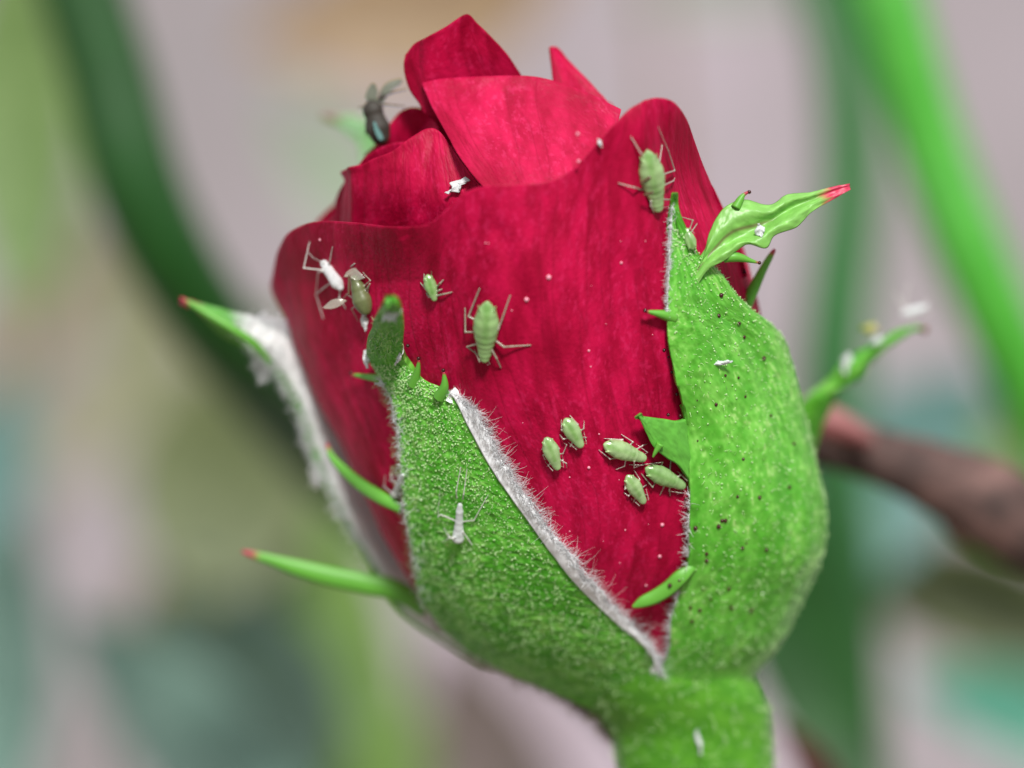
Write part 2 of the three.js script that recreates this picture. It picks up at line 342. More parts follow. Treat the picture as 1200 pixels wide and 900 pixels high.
// a leaf blade from base to tip with half widths, cupped along its midrib, with the stalk that carries it
function leaf(x0, y0, x1, y1, w, z, mat, label, bend = 0, cup = 0.25, tilt = 0) {
  const dx = x1 - x0, dy = y1 - y0, L = Math.hypot(dx, dy), nx = -dy / L, ny = dx / L, rows = [];
  for (let i = 0; i <= 8; i++) {
    const t = i / 8, h = w * Math.pow(Math.sin(Math.PI * clamp(0.04 + 0.94 * t)), 0.75) * (1 - 0.25 * t), bx = x0 + dx * t + nx * bend * Math.sin(Math.PI * t), by = y0 + dy * t + ny * bend * Math.sin(Math.PI * t), r = [];
    for (let s = -2; s <= 2; s++) r.push([bx + nx * h * s / 2, by + ny * h * s / 2, z + Math.abs(s) / 2 * h * cup + s / 2 * h * tilt - 40 * Math.sin(t * 3)]);
    rows.push(r);
  }
  const p = W(x0, y0, z), g = base('leaf', p), f = strip(rows);
  mesh('blade', moved(slab(f, 24, 40, 8), p), mat, g);
  const rib = rows.map((r, i) => [r[2][0], r[2][1], r[2][2] + 4, 5 - 0.4 * i]);
  mesh('midrib', moved(tube(rib, 30, 6), p), mat, g);
  mesh('stalk', moved(tube([[x0, y0, z, 6], [x0 - dx * 0.25, y0 - dy * 0.25 + 30, z - 100, 7], [x0 - dx * 0.33, y0 + 300, z - 250, 8], [x0 - dx * 0.36, y0 + 900, z - 300, 8], [x0 - dx * 0.38, y0 + 2500, z - 300, 8], [x0 - dx * 0.4, y0 + 6000, z - 300, 9], [x0 - dx * 0.4, y0 + 11000, z - 300, 9]], 40, 6), p), mat, g);
  tag(g, label, 'leaf');
}
const teal = leafMat([98, 130, 118], [120, 150, 138]), slate = leafMat([52, 74, 62], [70, 92, 78]), olive = leafMat([88, 116, 56], [110, 136, 76]), tan = leafMat([132, 108, 80], [156, 132, 98]), deep = leafMat([16, 66, 14], [30, 84, 26]), aqua = leafMat([84, 124, 120], [106, 142, 136]), dull = leafMat([84, 96, 56], [108, 116, 78]);
leaf(-60, 1020, 20, 600, 95, -2900, teal, 'pale blue green leaf at the bottom left edge');
leaf(360, 1040, 85, 720, 85, -2700, teal, 'blue green leaf pointing up left near the bottom left corner', 12);
leaf(350, 960, 210, 660, 130, -3300, slate, 'slate green leaf at the bottom left, darkened by painted shade');  // this leaf lies in shade; the shade is put into its slate colour
leaf(30, 360, 30, -140, 85, -3500, olive, 'light olive leaf at the top left edge', -10);
leaf(-60, 700, 20, 440, 60, -3500, aqua, 'pale grey green leaf at the left edge halfway down');
leaf(230, 700, 310, 400, 130, -3300, dull, 'dull olive leaf under the dark stem left of the bud', 0, 0.2);
leaf(660, -60, 290, 50, 100, -4200, tan, 'dry tan brown leaf above the bud at the top of the photo', -20);
leaf(-110, 190, 90, 175, 30, -5200, tan, 'narrow dry brown leaf at the left edge', -14);
leaf(900, 690, 1150, 440, 105, -2900, aqua, 'blue green leaf behind the brown twig');
leaf(900, 560, 1030, 960, 80, -2200, deep, 'dark green hanging leaf right of the bud base', 20);
leaf(1340, 580, 1060, 490, 60, -3100, olive, 'light green leaf at the right edge above the twig', 10);
leaf(1310, 780, 960, 650, 85, -3500, dull, 'olive brown leaf below the twig on the right', 14);
leaf(1340, 900, 1070, 800, 60, -3000, leafMat([58, 130, 104], [92, 158, 140]), 'bright sea green leaf in the bottom right corner', 12);

leaf(985, 990, 918, 850, 22, -900, leafMat([72, 40, 34], [104, 66, 58]), 'small dry brown leaf beside the green stem at the bottom edge', 14, 0.4);
leaf(200, 560, 110, 230, 62, -4600, leafMat([112, 116, 84], [138, 138, 106]), 'dull olive grey leaf left of the dark stem, halfway up the photo', 10);
leaf(-40, 470, 95, 300, 40, -4800, leafMat([128, 112, 86], [150, 136, 108]), 'brownish leaf at the left edge below the dry brown leaf', 8);
leaf(470, 300, 330, 110, 55, -5600, leafMat([130, 150, 122], [150, 168, 142]), 'faint grey green leaf behind the upper left of the bud');
leaf(980, -40, 720, -10, 45, -5600, leafMat([126, 136, 122], [146, 152, 140]), 'grey green leaf at the top edge right of the bud');
leaf(640, 1080, 520, 740, 95, -4600, leafMat([92, 82, 78], [118, 104, 100]), 'brown grey leaf below the bud on the left');
leaf(150, 800, 290, 560, 70, -4200, leafMat([78, 80, 48], [104, 100, 66]), 'brownish olive leaf left of the lower left sepal tooth', 14, 0.2);
leaf(60, 560, 190, 400, 60, -5600, leafMat([120, 118, 92], [140, 138, 112]), 'pale khaki leaf at the left below the dark stem', -8);
leaf(1000, 800, 905, 640, 60, -3600, leafMat([40, 92, 60], [66, 116, 84]), 'dull green leaf behind the lower right of the bud', 8);

// brown twig with a swollen pink end
{
  const p = W(1320, 665, -620), t = base('twig', p), bark = new THREE.MeshStandardMaterial({ map: mottled([70, 54, 50], [120, 92, 86], 10, 31), roughness: 0.8 });
  mesh('bark', moved(tube([[915, 490, -430, 24], [955, 506, -440, 38], [1000, 524, -500, 34], [1050, 543, -520, 36], [1100, 562, -540, 44], [1150, 586, -560, 52], [1210, 622, -580, 52], [1330, 680, -620, 56], [1600, 1000, -700, 62], [1700, 9800, -800, 66]], 90, 18, 1, null, (a, t2) => 0.16 * (fbm(a * 3, t2 * 14, 5, 3, 2) - 0.5)), p), bark, t);
  mesh('bud_scale', moved(tube([[935, 486, -420, 5], [952, 490, -410, 18], [975, 496, -410, 20], [1005, 510, -420, 12], [1022, 522, -440, 4]], 24, 12), p), new THREE.MeshStandardMaterial({ map: mottled([128, 66, 68], [156, 104, 102], 6, 12), roughness: 0.6 }), t);
  mesh('shoot', moved(tube([[1098, 596, -560, 6], [1118, 622, -580, 9], [1148, 642, -600, 9], [1185, 658, -600, 8], [1235, 668, -600, 3]], 30, 10, 1, (q) => mix3([0.4, 0.22, 0.2], GREEN, sstep(0.25, 0.5, q))), p), M.tooth, t);
  tag(t, 'brown woody twig with a pink swelling behind the right side of the bud', 'twig');
}

// ------------------------------------------------------------------ the rosebud
const ZC = (y) => 120 - 0.3 * (y - 100);
const E = envelope([[0, 395, 800], [110, 345, 850], [200, 328, 862], [260, 326, 874], [340, 328, 884], [450, 362, 906], [550, 412, 932], [600, 438, 940], [650, 462, 935], [700, 494, 912], [750, 545, 890], [790, 600, 876], [830, 672, 884], [860, 712, 900]].map((r) => [...r, ZC(r[0])]), 0.7);
const bud = base('rose_bud', W(790, 800, -90)), O = bud.position;
tag(bud, 'crimson rosebud with hairy green sepals on a thick green stem', 'rosebud');
const gauss = (d, w) => Math.exp(-d * d / (w * w));
function distLine(x, y, pts) {
  let b = 1e9, side = 0;
  for (let i = 0; i < pts.length - 1; i++) {
    const [x0, y0] = pts[i], [x1, y1] = pts[i + 1], dx = x1 - x0, dy = y1 - y0, t = clamp(((x - x0) * dx + (y - y0) * dy) / (dx * dx + dy * dy)), d = Math.hypot(x - x0 - dx * t, y - y0 - dy * t);
    if (d < b) { b = d; side = Math.sign((x - x0) * dy - (y - y0) * dx); }
  }
  return b * (side || 1);
}
const keel = [[548, 225], [600, 340], [655, 480], [690, 640]], vein = [[586, 270], [612, 340], [640, 420], [664, 490]], fold = [[700, 158], [722, 230], [752, 320], [786, 430]], vein2 = [[700, 420], [720, 520], [760, 640]];
const relA = (u, v, x, y) => {
  let o = 26 * gauss(distLine(x, y, keel), 95) - 5 * gauss(distLine(x, y, vein), 9) + 22 * gauss(distLine(x, y, fold) - 14, 48) - 4 * gauss(distLine(x, y, vein2), 10);
  o -= 34 * sstep(730, 830, x) * sstep(360, 180, y);
  o += 9 * sstep(0.9, 1, v) * (x < 480 ? 1 : 0.2) - 20 * sstep(470, 520, y) * 0;
  o += 14 * (fbm(x / 75, y / 190, 77, 0, 3) - 0.5) + 0.9 * (fbm(x / 16, y / 40, 78, 0, 2) - 0.5) + 7 * sstep(0.85, 1, v) * (fbm(x / 24, 3, 79, 0, 2) - 0.5);
  return o;
};
// the petal's left lobe turns away and its rim bends outwards; the right lobe bends outwards too
const zA = (x, y) => { const q = Math.max(0, 590 - x); return -0.5 * q * q / (q + 60) * sstep(620, 420, y) + 0.42 * Math.max(0, 330 - y) * sstep(560, 470, x) + 0.45 * Math.max(0, 240 - y) * sstep(725, 800, x); };
const zIn = (x, y) => -0.35 * Math.max(0, 560 - x) * sstep(150, 260, y) - 0.009 * Math.max(0, y - 215) ** 2;
function petal(name, env, b, t, l, r, off, nu, nv, thick = 5, mat = M.petal, zoff) { return mesh(name, moved(slab(coons(env, b, t, l, r, off, zoff), nu, nv, (u, v) => thick * Math.min(1, 0.25 + 8 * Math.min(u, 1 - u, 1 - v))), O), mat, bud); }
const rough = (k, s) => (u, v, x, y) => k * 1.8 * (fbm(x / 55, y / 80, s, 0, 3) - 0.5) + 0.9 * (fbm(x / 14, y / 40, s + 3, 0, 2) - 0.5) + 6 * sstep(0.8, 1, v) * (fbm(x / 20, y / 20, s + 5, 0, 2) - 0.5);
const petalA = petal('petal', E, [[-100, 770, 1], [560, 775], [720, 800], [100, 785, 1]],
  [[-100, 350, 1], [329, 326], [336, 292], [350, 271], [376, 260], [420, 261], [470, 266], [506, 263], [532, 243], [553, 224], [578, 217], [640, 213], [672, 195], [694, 167], [712, 143], [736, 124], [770, 115], [806, 119], [829, 139], [843, 172], [855, 210], [865, 250], [100, 320, 1]],
  [[-100, 770, 1], [-100, 350, 1]], [[100, 785, 1], [100, 320, 1]], relA, 240, 180, 5, M.petal, zA);
petal('petal', E, [[97, 785, 1], [180, 800, 1], [263, 770, 1]], [[97, 300, 1], [130, 230, 1], [180, 190, 1], [220, 215, 1], [263, 320, 1]], [[97, 785, 1], [97, 300, 1]], [[263, 770, 1], [263, 320, 1]], (u, v, x, y) => -14 + 8 * Math.sin(u * 9) * Math.sin(u * Math.PI), 60, 50, 5, M.petal, (x, y) => Math.min(0, zA(x, y)));
const EB = envelope([[50, 455, 790, 30], [100, 470, 800, 60], [220, 480, 810, 150], [300, 480, 810, 170]], 0.5);
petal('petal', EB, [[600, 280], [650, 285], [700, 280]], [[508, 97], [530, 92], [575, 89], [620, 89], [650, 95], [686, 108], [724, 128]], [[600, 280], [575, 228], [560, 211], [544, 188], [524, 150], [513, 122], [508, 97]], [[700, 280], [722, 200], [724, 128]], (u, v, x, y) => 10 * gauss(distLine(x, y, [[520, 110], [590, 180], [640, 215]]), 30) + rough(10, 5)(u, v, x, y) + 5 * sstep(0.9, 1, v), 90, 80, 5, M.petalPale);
const EC = envelope([[40, 560, 740, 20], [130, 560, 770, 60], [220, 560, 790, 80]], 0.5);
petal('petal', EC, [[655, 215], [750, 215]], [[643, 57], [647, 54], [652, 56]], [[655, 215], [650, 130], [647, 92], [643, 57]], [[750, 215], [722, 134], [700, 104], [676, 80], [652, 56]], (u, v, x, y) => 6 * Math.sin(u * 6) + rough(8, 15)(u, v, x, y), 30, 60);
const ED = envelope([[0, 425, 690, 95], [100, 430, 690, 50], [220, 430, 690, 20]], 0.5);
petal('petal', ED, [[510, 215], [560, 218], [640, 215]], [[475, 64], [487, 50], [504, 44], [522, 32], [545, 17], [560, 28], [576, 42], [596, 62], [618, 90]], [[510, 215], [516, 152], [498, 128], [482, 108], [474, 84], [475, 64]], [[640, 215], [632, 150], [618, 90]], (u, v, x, y) => 12 * gauss(x - 506, 12) - 16 * sstep(512, 560, x) + rough(8, 25)(u, v, x, y), 60, 60);
const EF = envelope([[130, 408, 660, 60], [200, 402, 670, 90], [300, 396, 680, 110]], 0.65);
petal('petal', EF, [[-100, 330, 1], [500, 330], [610, 330]], [[-100, 205, 1], [421, 195], [440, 186], [460, 178], [480, 163], [500, 151], [514, 153], [528, 171], [546, 196], [566, 222]], [[-100, 330, 1], [-100, 205, 1]], [[610, 330], [590, 270], [566, 222]], (u, v, x, y) => 7 * gauss(x - 418, 7) - 3 * gauss(distLine(x, y, [[506, 160], [492, 250]]), 5) + rough(10, 35)(u, v, x, y) + 3 * sstep(0.93, 1, v), 90, 70, 5, M.petal, zIn);
const EG = envelope([[130, 384, 640, 50], [200, 380, 650, 40], [300, 374, 660, 30]], 0.6);
petal('petal', EG, [[-110, 330, 1], [430, 330], [520, 330]], [[-110, 275, 1], [386, 255], [392, 234], [403, 213], [424, 186], [452, 170], [490, 165]], [[-110, 330, 1], [-110, 275, 1]], [[520, 330], [490, 165]], rough(8, 45), 50, 50, 5, M.petal, zIn);
const EE = envelope([[100, 404, 570, 10], [250, 400, 600, -40]], 0.6);
petal('petal', EE, [[424, 260], [480, 262], [560, 260]], [[426, 182], [446, 160], [457, 143], [470, 130], [486, 126], [502, 131], [516, 146], [532, 172]], [[424, 260], [426, 182]], [[560, 260], [532, 172]], rough(6, 55), 50, 40, 5, M.petal, zIn);
petal('petal', envelope([[90, 530, 690, -10], [130, 500, 720, 20], [330, 430, 800, 70]], 0.6), [[-180, 330, 1], [-60, 330, 1], [60, 330, 1], [180, 330, 1]], [[-180, 120, 1], [-60, 140, 1], [60, 120, 1], [180, 130, 1]], [[-180, 330, 1], [-180, 120, 1]], [[180, 330, 1], [180, 130, 1]], rough(10, 65), 60, 30);

// hip and stem
const EH = envelope([[700, 505, 912], [740, 555, 906], [790, 618, 902], [830, 680, 902], [860, 712, 904], [900, 722, 907], [960, 742, 908]].map((r) => [...r, ZC(r[0]) + 4]), 0.78);
const hipSurf = (u, v) => { const q = EH.at((u - 0.5) * 2 * Math.PI, lerp(960, 752, v), 3 * (fbm(u * 24, v * 6, 66, 0, 2) - 0.5) - 34 * Math.pow(sstep(0.5, 1, v), 1.5)); return W(...q); };
const hip = mesh('receptacle', moved(slab(hipSurf, 120, 50, 8), O), M.hip, bud);
mesh('stem', moved(tube([[824, 935, -132, 80], [830, 1000, -145, 78], [850, 1400, -220, 76], [880, 3500, -300, 76], [900, 9400, -300, 80]], 60, 28), O), M.hip, bud);

const under = (x, y) => Math.max(0, 0.7 * relA(0, 0.5, x, y)) + zA(x, y);      // the petal's own relief, which the sepals follow
const zP = (x, y, o) => E.px(x, y, o) + under(x, y);
// sepals: a front one, a right one, two at the sides and one behind
function sepal(env, rows, off, nu, nv, th, relief, label, zoff, mat = M.sepal) {
  const L = onEnv(env, rows.map((r) => r[0]), 14), R = onEnv(env, rows.map((r) => r[1]), 14);
  const f = (u, v) => {
    const a = L.raw(v * (rows.length - 1)), b = R.raw(v * (rows.length - 1)), th2 = lerp(a[0], b[0], u) / 200, y = lerp(a[1], b[1], u);
    const q = env.at(th2, y, off(u, v)); return W(q[0], q[1], q[2] + under(q[0], q[1]) + (zoff ? zoff(u, v) : 0));
  };
  const g = slab(f, nu, nv, th, null, relief); const m = mesh('sepal', moved(g, O), mat, bud); if (label) m.userData.label = label; return m;
}
const spike = (pts, parent, tip = 0.82, seg = 20, flat = 1) => mesh('tooth', moved(tube(pts, seg, 8, flat, (t) => mix3(GREEN, REDTIP, sstep(tip - 0.06, tip + 0.06, t))), O), M.tooth, parent);
const eye = V3(0, 0, D * SC), ray = new THREE.Raycaster();
function touch(px, py, m) {                   // depth of one part's surface seen at (px, py)
  scene.updateMatrixWorld(true); ray.set(eye, W(px, py, 0).sub(eye).normalize());
  const hit = ray.intersectObject(m, false)[0]; return hit ? hit.point.z / SC : E.px(px, py, 30);
}
function gland(px, py, z, r, parent) { const g = new THREE.SphereGeometry(rad(r, z), 10, 8); const p = W(px, py, z); g.translate(p.x, p.y, p.z); return mesh('gland', moved(g, O), M.gland, parent); }
const grain = (k, s) => (u, v, p) => k * (fbm(p.x / SC / 7, p.y / SC / 7, s, 0, 2) - 0.5);

// front sepal
const rows1 = [[[702, 852], [806, 822]], [[566, 778], [768, 770]], [[498, 716], [716, 722]], [[473, 650], [661, 665]], [[464, 590], [613, 600]], [[462, 540], [575, 545]], [[461, 500], [549, 497]], [[453, 468], [530, 462]], [[440, 440], [496, 444]], [[429, 415], [472, 420]], [[433, 388], [472, 388]], [[444, 362], [468, 362]], [[451, 354], [459, 354]]];
const off1 = (u, v) => lerp(-8, 13, sstep(0, 0.13, v)) + 13 * (1 - Math.pow(2 * u - 1, 2)) * sstep(-0.02, 0.1, v) - 15 * sstep(0.16, 0, u) * sstep(0.75, 0.6, v) + 5 * gauss((u - 0.17) * 20, 1.2) * sstep(0.75, 0.5, v);
const lift1 = (u, v) => 170 * Math.pow(sstep(0.68, 1, v), 1.2);
const s1 = sepal(E, rows1, off1, 170, 260, 9, grain(2.4, 101), 'front green sepal with a white woolly right edge', lift1);
const env1 = (px, py, o) => zP(px, py, o);
for (const [pts] of [[[[462, 445, 6], [440, 443, 5], [412, 439, 1.6]]], [[[484, 452, 7], [489, 436, 4], [491, 422, 1.2]]], [[[515, 466, 8], [521, 452, 5], [520, 436, 1.4]]]]) {
  spike(pts.map((p) => [p[0], p[1], env1(p[0], p[1], 26), p[2]]), s1, 0.9);
  const q = pts[2]; gland(q[0] - 0.5, q[1] - 2, env1(q[0], q[1], 26), 2.4, s1);
}
gland(478, 405, env1(478, 405, 30), 2.3, s1);
spike([[470, 596, 78, 6], [448, 584, 64, 8], [424, 569, 40, 7.5], [402, 550, 22, 6], [388, 534, 14, 4], [383, 520, 10, 2]], s1, 0.9, 30, 0.6);
// right sepal
const rows2 = [[[765, 815], [100, 800, 1]], [[780, 775], [104, 765, 1]], [[786, 722], [106, 715, 1]], [[800, 680], [106, 670, 1]], [[806, 620], [106, 610, 1]], [[805, 560], [104, 560, 1]], [[801, 500], [102, 505, 1]], [[789, 440], [98, 450, 1]], [[781, 400], [90, 400, 1]], [[780, 362], [873, 357]], [[782, 322], [842, 318]], [[784, 292], [816, 296]], [[786, 258], [798, 262]], [[789, 226], [791, 226]]];
const off2 = (u, v) => lerp(-5, 16, sstep(0, 0.12, v)) + 15 * (1 - Math.pow(2 * u - 1, 4)) * sstep(1, 0.7, v) + 8 * (fbm(u * 4, v * 5, 99, 0, 3) - 0.5) - 4 * gauss((u - 0.42) * 14, 1) * sstep(0.1, 0.4, v);
const s2 = sepal(E, rows2, off2, 190, 260, (u, v) => 9 * Math.min(1, 0.12 + (1 - v) * 9) * Math.min(1, 0.2 + v * 12), grain(1.6, 111), 'broad right green sepal dotted with dark glands', null, M.sepalBroad);
for (const [pts, tip] of [[[[790, 372, 8], [774, 368, 5], [758, 365, 1.6]], 0.93]]) {
  spike(pts.map((p) => [p[0], p[1], zP(p[0], p[1], 24), p[2]]), s2, tip); gland(756, 364, zP(756, 364, 24), 2.6, s2);
}
const zS = (x, y, o) => zP(x, y, o);
// broad lobe of the right sepal over the petal
{
  const rows = [[[818, 578], [815, 545], [812, 515], [812, 488]], [[797, 548], [796, 530], [795, 510], [795, 493]], [[781, 537], [780, 522], [779, 506], [779, 491]], [[766, 524], [765, 512], [764, 500], [764, 489]], [[757, 507], [756, 500], [756, 494], [756, 488]], [[748, 488], [748, 487.5], [748, 487], [748, 486.5]]].map((r, k) => r.map((p, i) => [p[0], p[1], zS(p[0], p[1], (k < 1 ? 20 : 27 + k * 2) + (i === 1 || i === 2 ? 4 : 0))]));
  const f = strip(rows); mesh('tooth', moved(slab((u, v) => f(u, v), 20, 40, 5, (u, v) => { const m = 0.7 + 0.6 * fbm(u * 8, v * 16, 6, 0, 3); return [0.11 * m, 0.4 * m, 0.045 * m]; }), O), M.plain, s2);
  spike([[774, 520, zS(774, 520, 40), 5], [768, 530, zS(768, 530, 38), 2.5], [765, 536, zS(765, 536, 36), 1]], s2, 0.95, 8);
  spike([[812, 664, zS(812, 664, 22), 5], [798, 676, zS(798, 676, 29), 9], [784, 689, zS(784, 689, 28), 9], [768, 699, zS(768, 699, 27), 8.5], [754, 705, zS(754, 705, 26), 7], [746, 709, zS(746, 709, 26), 4], [741, 711, zS(741, 711, 26), 1]], s2, 1.2, 30, 0.35);
  for (const [x, y] of [[796, 680], [785, 686], [772, 706]]) gland(x, y, zS(x, y, 33), 2.6, s2);
  spike([[868, 372, 95, 7], [880, 345, 100, 7], [893, 318, 108, 5], [903, 300, 112, 3.5], [908, 292, 114, 1.6]], s2, 0.8, 24);
  // leafy tip of the sepal: two wings folded along a dark midrib
  const mid = [[806, 332, 208], [820, 312, 206], [840, 292, 202], [862, 280, 196], [884, 268, 190], [904, 258, 184], [925, 245, 178], [950, 234, 172], [975, 225, 164], [996, 219, 165]];
  const up = [[804, 326], [822, 304], [832, 270], [848, 244], [872, 234], [902, 240], [922, 228], [950, 225], [975, 219], [996, 215]];
  const dn = [[816, 336], [830, 316], [852, 304], [874, 287], [898, 291], [908, 276], [934, 266], [952, 248], [976, 234], [997, 222]];
  const lr = mid.map((m, i) => { const q = Math.sin(Math.PI * i / 9) * (i > 6 ? 0.5 : 1); return [[up[i][0], up[i][1], m[2] + 2 * q], [lerp(up[i][0], m[0], 0.5), lerp(up[i][1], m[1], 0.5), m[2] + 10 * q], [m[0], m[1], m[2]], [lerp(dn[i][0], m[0], 0.5), lerp(dn[i][1], m[1], 0.5), m[2] + 16 * q], [dn[i][0], dn[i][1], m[2] + 12 * q]]; });
  const lf = strip(lr);
  const lg = slab((u, v) => lf(u, v), 40, 80, 5, (u, v) => { const m = 0.75 + 0.5 * fbm(u * 12, v * 24, 5, 0, 3); return mix3(mix3([0.2 * m, 0.48 * m, 0.09 * m], [0.16, 0.1, 0.06], 0.85 * gauss((u - 0.48) * 26, 1) * sstep(0.62, 0.45, v)), [0.6 * m, 0.03, 0.09], sstep(0.8, 0.9, v + 0.08 * (fbm(u * 5, v * 20, 9, 0, 2) - 0.5))); }, grain(1.5, 121));
  const tipMesh = mesh('leafy_tip', moved(lg, O), M.plain, s2); tipMesh.userData.label = 'pale green leafy sepal tip ending in a red point';
  spike([[848, 304, 204, 4], [858, 301, 204, 6], [868, 302, 202, 5], [878, 305, 200, 3], [889, 308, 198, 1.2]], s2, 0.92, 16); gland(890, 308, 198, 2.2, s2);
  spike([[862, 244, 198, 6], [868, 233, 198, 4], [872, 228, 198, 2.2], [877, 225, 198, 1.6]], s2, 0.7, 12); gland(878, 225, 198, 2.4, s2);
  gland(899, 287, 198, 2.6, s2);
  const gr = rng(77), dots = [];
  for (const [x, y, r] of [[781, 384, 2], [780, 398, 2], [783, 418, 2.2], [787, 436, 2], [793, 462, 2.2], [803, 585, 1.8], [806, 635, 2], [842, 617, 3], [828, 657, 2.6], [846, 610, 2.4], [890, 583, 2.6], [895, 420, 3], [839, 474, 2.4], [850, 440, 1.8], [903, 487, 2], [871, 538, 2], [815, 619, 3], [828, 649, 2.4], [850, 610, 2.6], [925, 571, 2.4], [805, 668, 2.6], [809, 712, 2.4], [870, 642, 2.4], [866, 379, 2.6], [872, 395, 2.4], [845, 346, 3], [842, 370, 2.8], [797, 487, 2.2], [778, 410, 2.6], [783, 486, 2.2], [854, 690, 2.4], [898, 644, 2.4], [930, 520, 2.2], [872, 395, 2.2], [820, 715, 2.6], [880, 715, 2.6], [811, 728, 2.4], [857, 712, 2.4]]) dots.push([x, y, r]);
  for (let i = 0; i < 8; i++) dots.push([810 + gr() * 130, 430 + gr() * 300, 0.9 + gr() * 1.1]);
  const gs = dots.map(([x, y, r]) => { const z = touch(x, y, s2), p = W(x, y, z); return new THREE.SphereGeometry(rad(r, z), 8, 6).translate(p.x, p.y, p.z); });
  s2.userData.glands = 1; delete s2.userData.glands;
  const gd = mesh('gland_dots', moved(mergeGeometries(gs), O), M.gland, s2); gd.userData.kind = 'stuff';
}
// left back sepal, woolly inside
const rows3 = [[[220, 353, -15], [216, 351, -15], [212, 349, -15]], [[256, 392, -31], [262, 377, -21], [262, 362, -27]], [[292, 412, -47], [302, 396, -35], [308, 376, -45]], [[322, 440, -59], [336, 424, -47], [350, 404, -59]], [[345, 482, -73], [362, 472, -59], [382, 456, -73]], [[365, 540, -85], [385, 532, -71], [406, 520, -85]], [[394, 602, -95], [412, 600, -81], [434, 590, -97]], [[424, 650, -101], [444, 660, -91], [466, 650, -105]], [[470, 720, -105], [500, 730, -97], [530, 720, -105]], [[560, 780, -105], [600, 790, -95], [630, 780, -105]]];
const s3q = strip(rows3), s3f = (u, v) => s3q(1 - u, v);
const s3 = mesh('sepal', moved(slab((u, v) => s3f(u, v), 40, 120, 8, (u, v) => { const m = 0.75 + 0.5 * fbm(u * 6, v * 40, 7, 0, 3); return mix3(mix3([0.1 * m, 0.34 * m, 0.05 * m], [0.82, 0.86, 0.84], sstep(0.8, 0.64, u + 0.3 * (m - 1)) * sstep(0.12, 0.2, v)), [0.5, 0.03, 0.09], sstep(0.07, 0.02, v)); }, grain(2.5, 131)), O), M.plain, bud);
s3.userData.label = 'left sepal covered in white wool with a red tip';
spike([[316, 424, -30, 2.5], [298, 403, -18, 4.5], [270, 384, -12, 5.2], [240, 366, -12, 4.6], [222, 355, -10, 3.4], [211, 349, -10, 1.5]], s3, 0.84, 30);
{
  const h = new Hairs(5), g = s3.geometry, wf = { userData: { f: s3f } };
  h.cover(wf, 1300, 0, 0.75, 0.13, 0.8, 9, 0.6, 0.6, 2.4, (u) => sstep(0.8, 0.4, u)); h.cover(wf, 400, 0.7, 1, 0.2, 0.8, 12, 0.8, 0.8, 1.5);
  for (let i = 0; i < 700; i++) { const v = lerp(0.2, 0.8, h.r()), p = s3f(0, v); h.add(p, V3(1, 0.5, 0.4).add(h.jit.multiplyScalar(0.7)), 8 + 14 * h.r(), 0.7, h.jit.multiplyScalar(1.5)); }
  h.p.forEach((v, i, a) => { a[i] = v - [O.x, O.y, O.z][i % 3]; });
  h.build('wool', M.wool, s3);
  const lobe = strip([[[350, 418, -67], [336, 404, -59], [322, 396, -63]], [[354, 398, -71], [340, 390, -63], [326, 388, -67]], [[352, 382, -75], [344, 379, -71], [336, 378, -73]]]);
  const lg = slab((u, v) => lobe(u, v), 14, 14, 6, null, grain(6, 3)); mesh('lobe', moved(lg, O), M.felt, s3);
  // loose woolly tuft under the sepal
  const tf = new Hairs(6); for (const [x, y, n, w] of [[308, 438, 90, 6], [300, 424, 50, 5], [370, 562, 60, 5]]) for (let i = 0; i < n; i++) { const j = tf.jit, p = W(x + j.x * w, y + j.y * w * 1.5, -55 + j.z * 8); tf.add(p, tf.jit, 10, 0.5, tf.jit.multiplyScalar(2)); }
  tf.p.forEach((v, i, a) => { a[i] = v - [O.x, O.y, O.z][i % 3]; });
  tf.build('wool', M.wool, s3);
}
spike([[500, 715, -60, 10], [465, 692, -56, 12], [430, 684, -52, 12.5], [390, 676, -48, 12], [350, 666, -44, 10], [318, 656, -40, 6.5], [300, 651, -38, 5], [284, 646, -36, 2]], s3, 0.86, 40, 0.5);
// right back sepal
const rows4 = [[[800, 740, -250], [840, 750, -240], [880, 730, -245]], [[850, 640, -250], [890, 640, -240], [930, 620, -245]], [[895, 540, -225], [930, 540, -215], [955, 525, -220]], [[938, 472, -190], [960, 474, -178], [984, 462, -188]], [[966, 448, -180], [985, 452, -168], [1012, 444, -178]], [[988, 424, -172], [1004, 430, -160], [1020, 428, -170]], [[1014, 408, -166], [1024, 412, -156], [1034, 414, -164]], [[1040, 392, -160], [1046, 396, -154], [1052, 400, -158]], [[1062, 383, -155], [1066, 386, -152], [1070, 389, -154]], [[1080, 382, -152], [1080, 385, -150], [1080, 388, -152]], [[1088, 387, -152], [1087, 388, -150], [1086, 390, -152]]];
const s4f = strip(rows4);
const s4 = mesh('sepal', moved(slab((u, v) => s4f(u, v), 30, 120, 8, (u, v) => mix3([0.9, 1, 0.8], [2.2, 0.2, 0.9], sstep(0.86, 0.93, v)), grain(3, 141)), O), M.leafy, bud);
s4.userData.label = 'narrow curled green sepal at the right with a dark tip';
// sepal behind the left top petals with a brown tip
const rows5 = [[[560, 700, -260], [600, 700, -270], [640, 700, -260]], [[480, 520, -260], [560, 520, -300], [640, 520, -260]], [[430, 300, -280], [470, 300, -290], [510, 300, -280]], [[425, 180, -290], [445, 178, -292], [465, 170, -290]], [[408, 156, -292], [415, 148, -290], [425, 138, -292]], [[395, 146, -292], [398, 141, -290], [400, 135, -292]], [[376, 139, -292], [377, 136, -290], [378, 133, -292]]];
const s5f = strip(rows5);
const s5 = mesh('sepal', moved(slab((u, v) => s5f(u, v), 24, 80, 8, (u, v) => mix3([1.6, 0.95, 4], [2, 0.35, 2], sstep(0.8, 0.9, v))), O), M.leafy, bud);
s5.userData.label = 'sepal behind the bud with its blurred brown tip showing at the upper left';

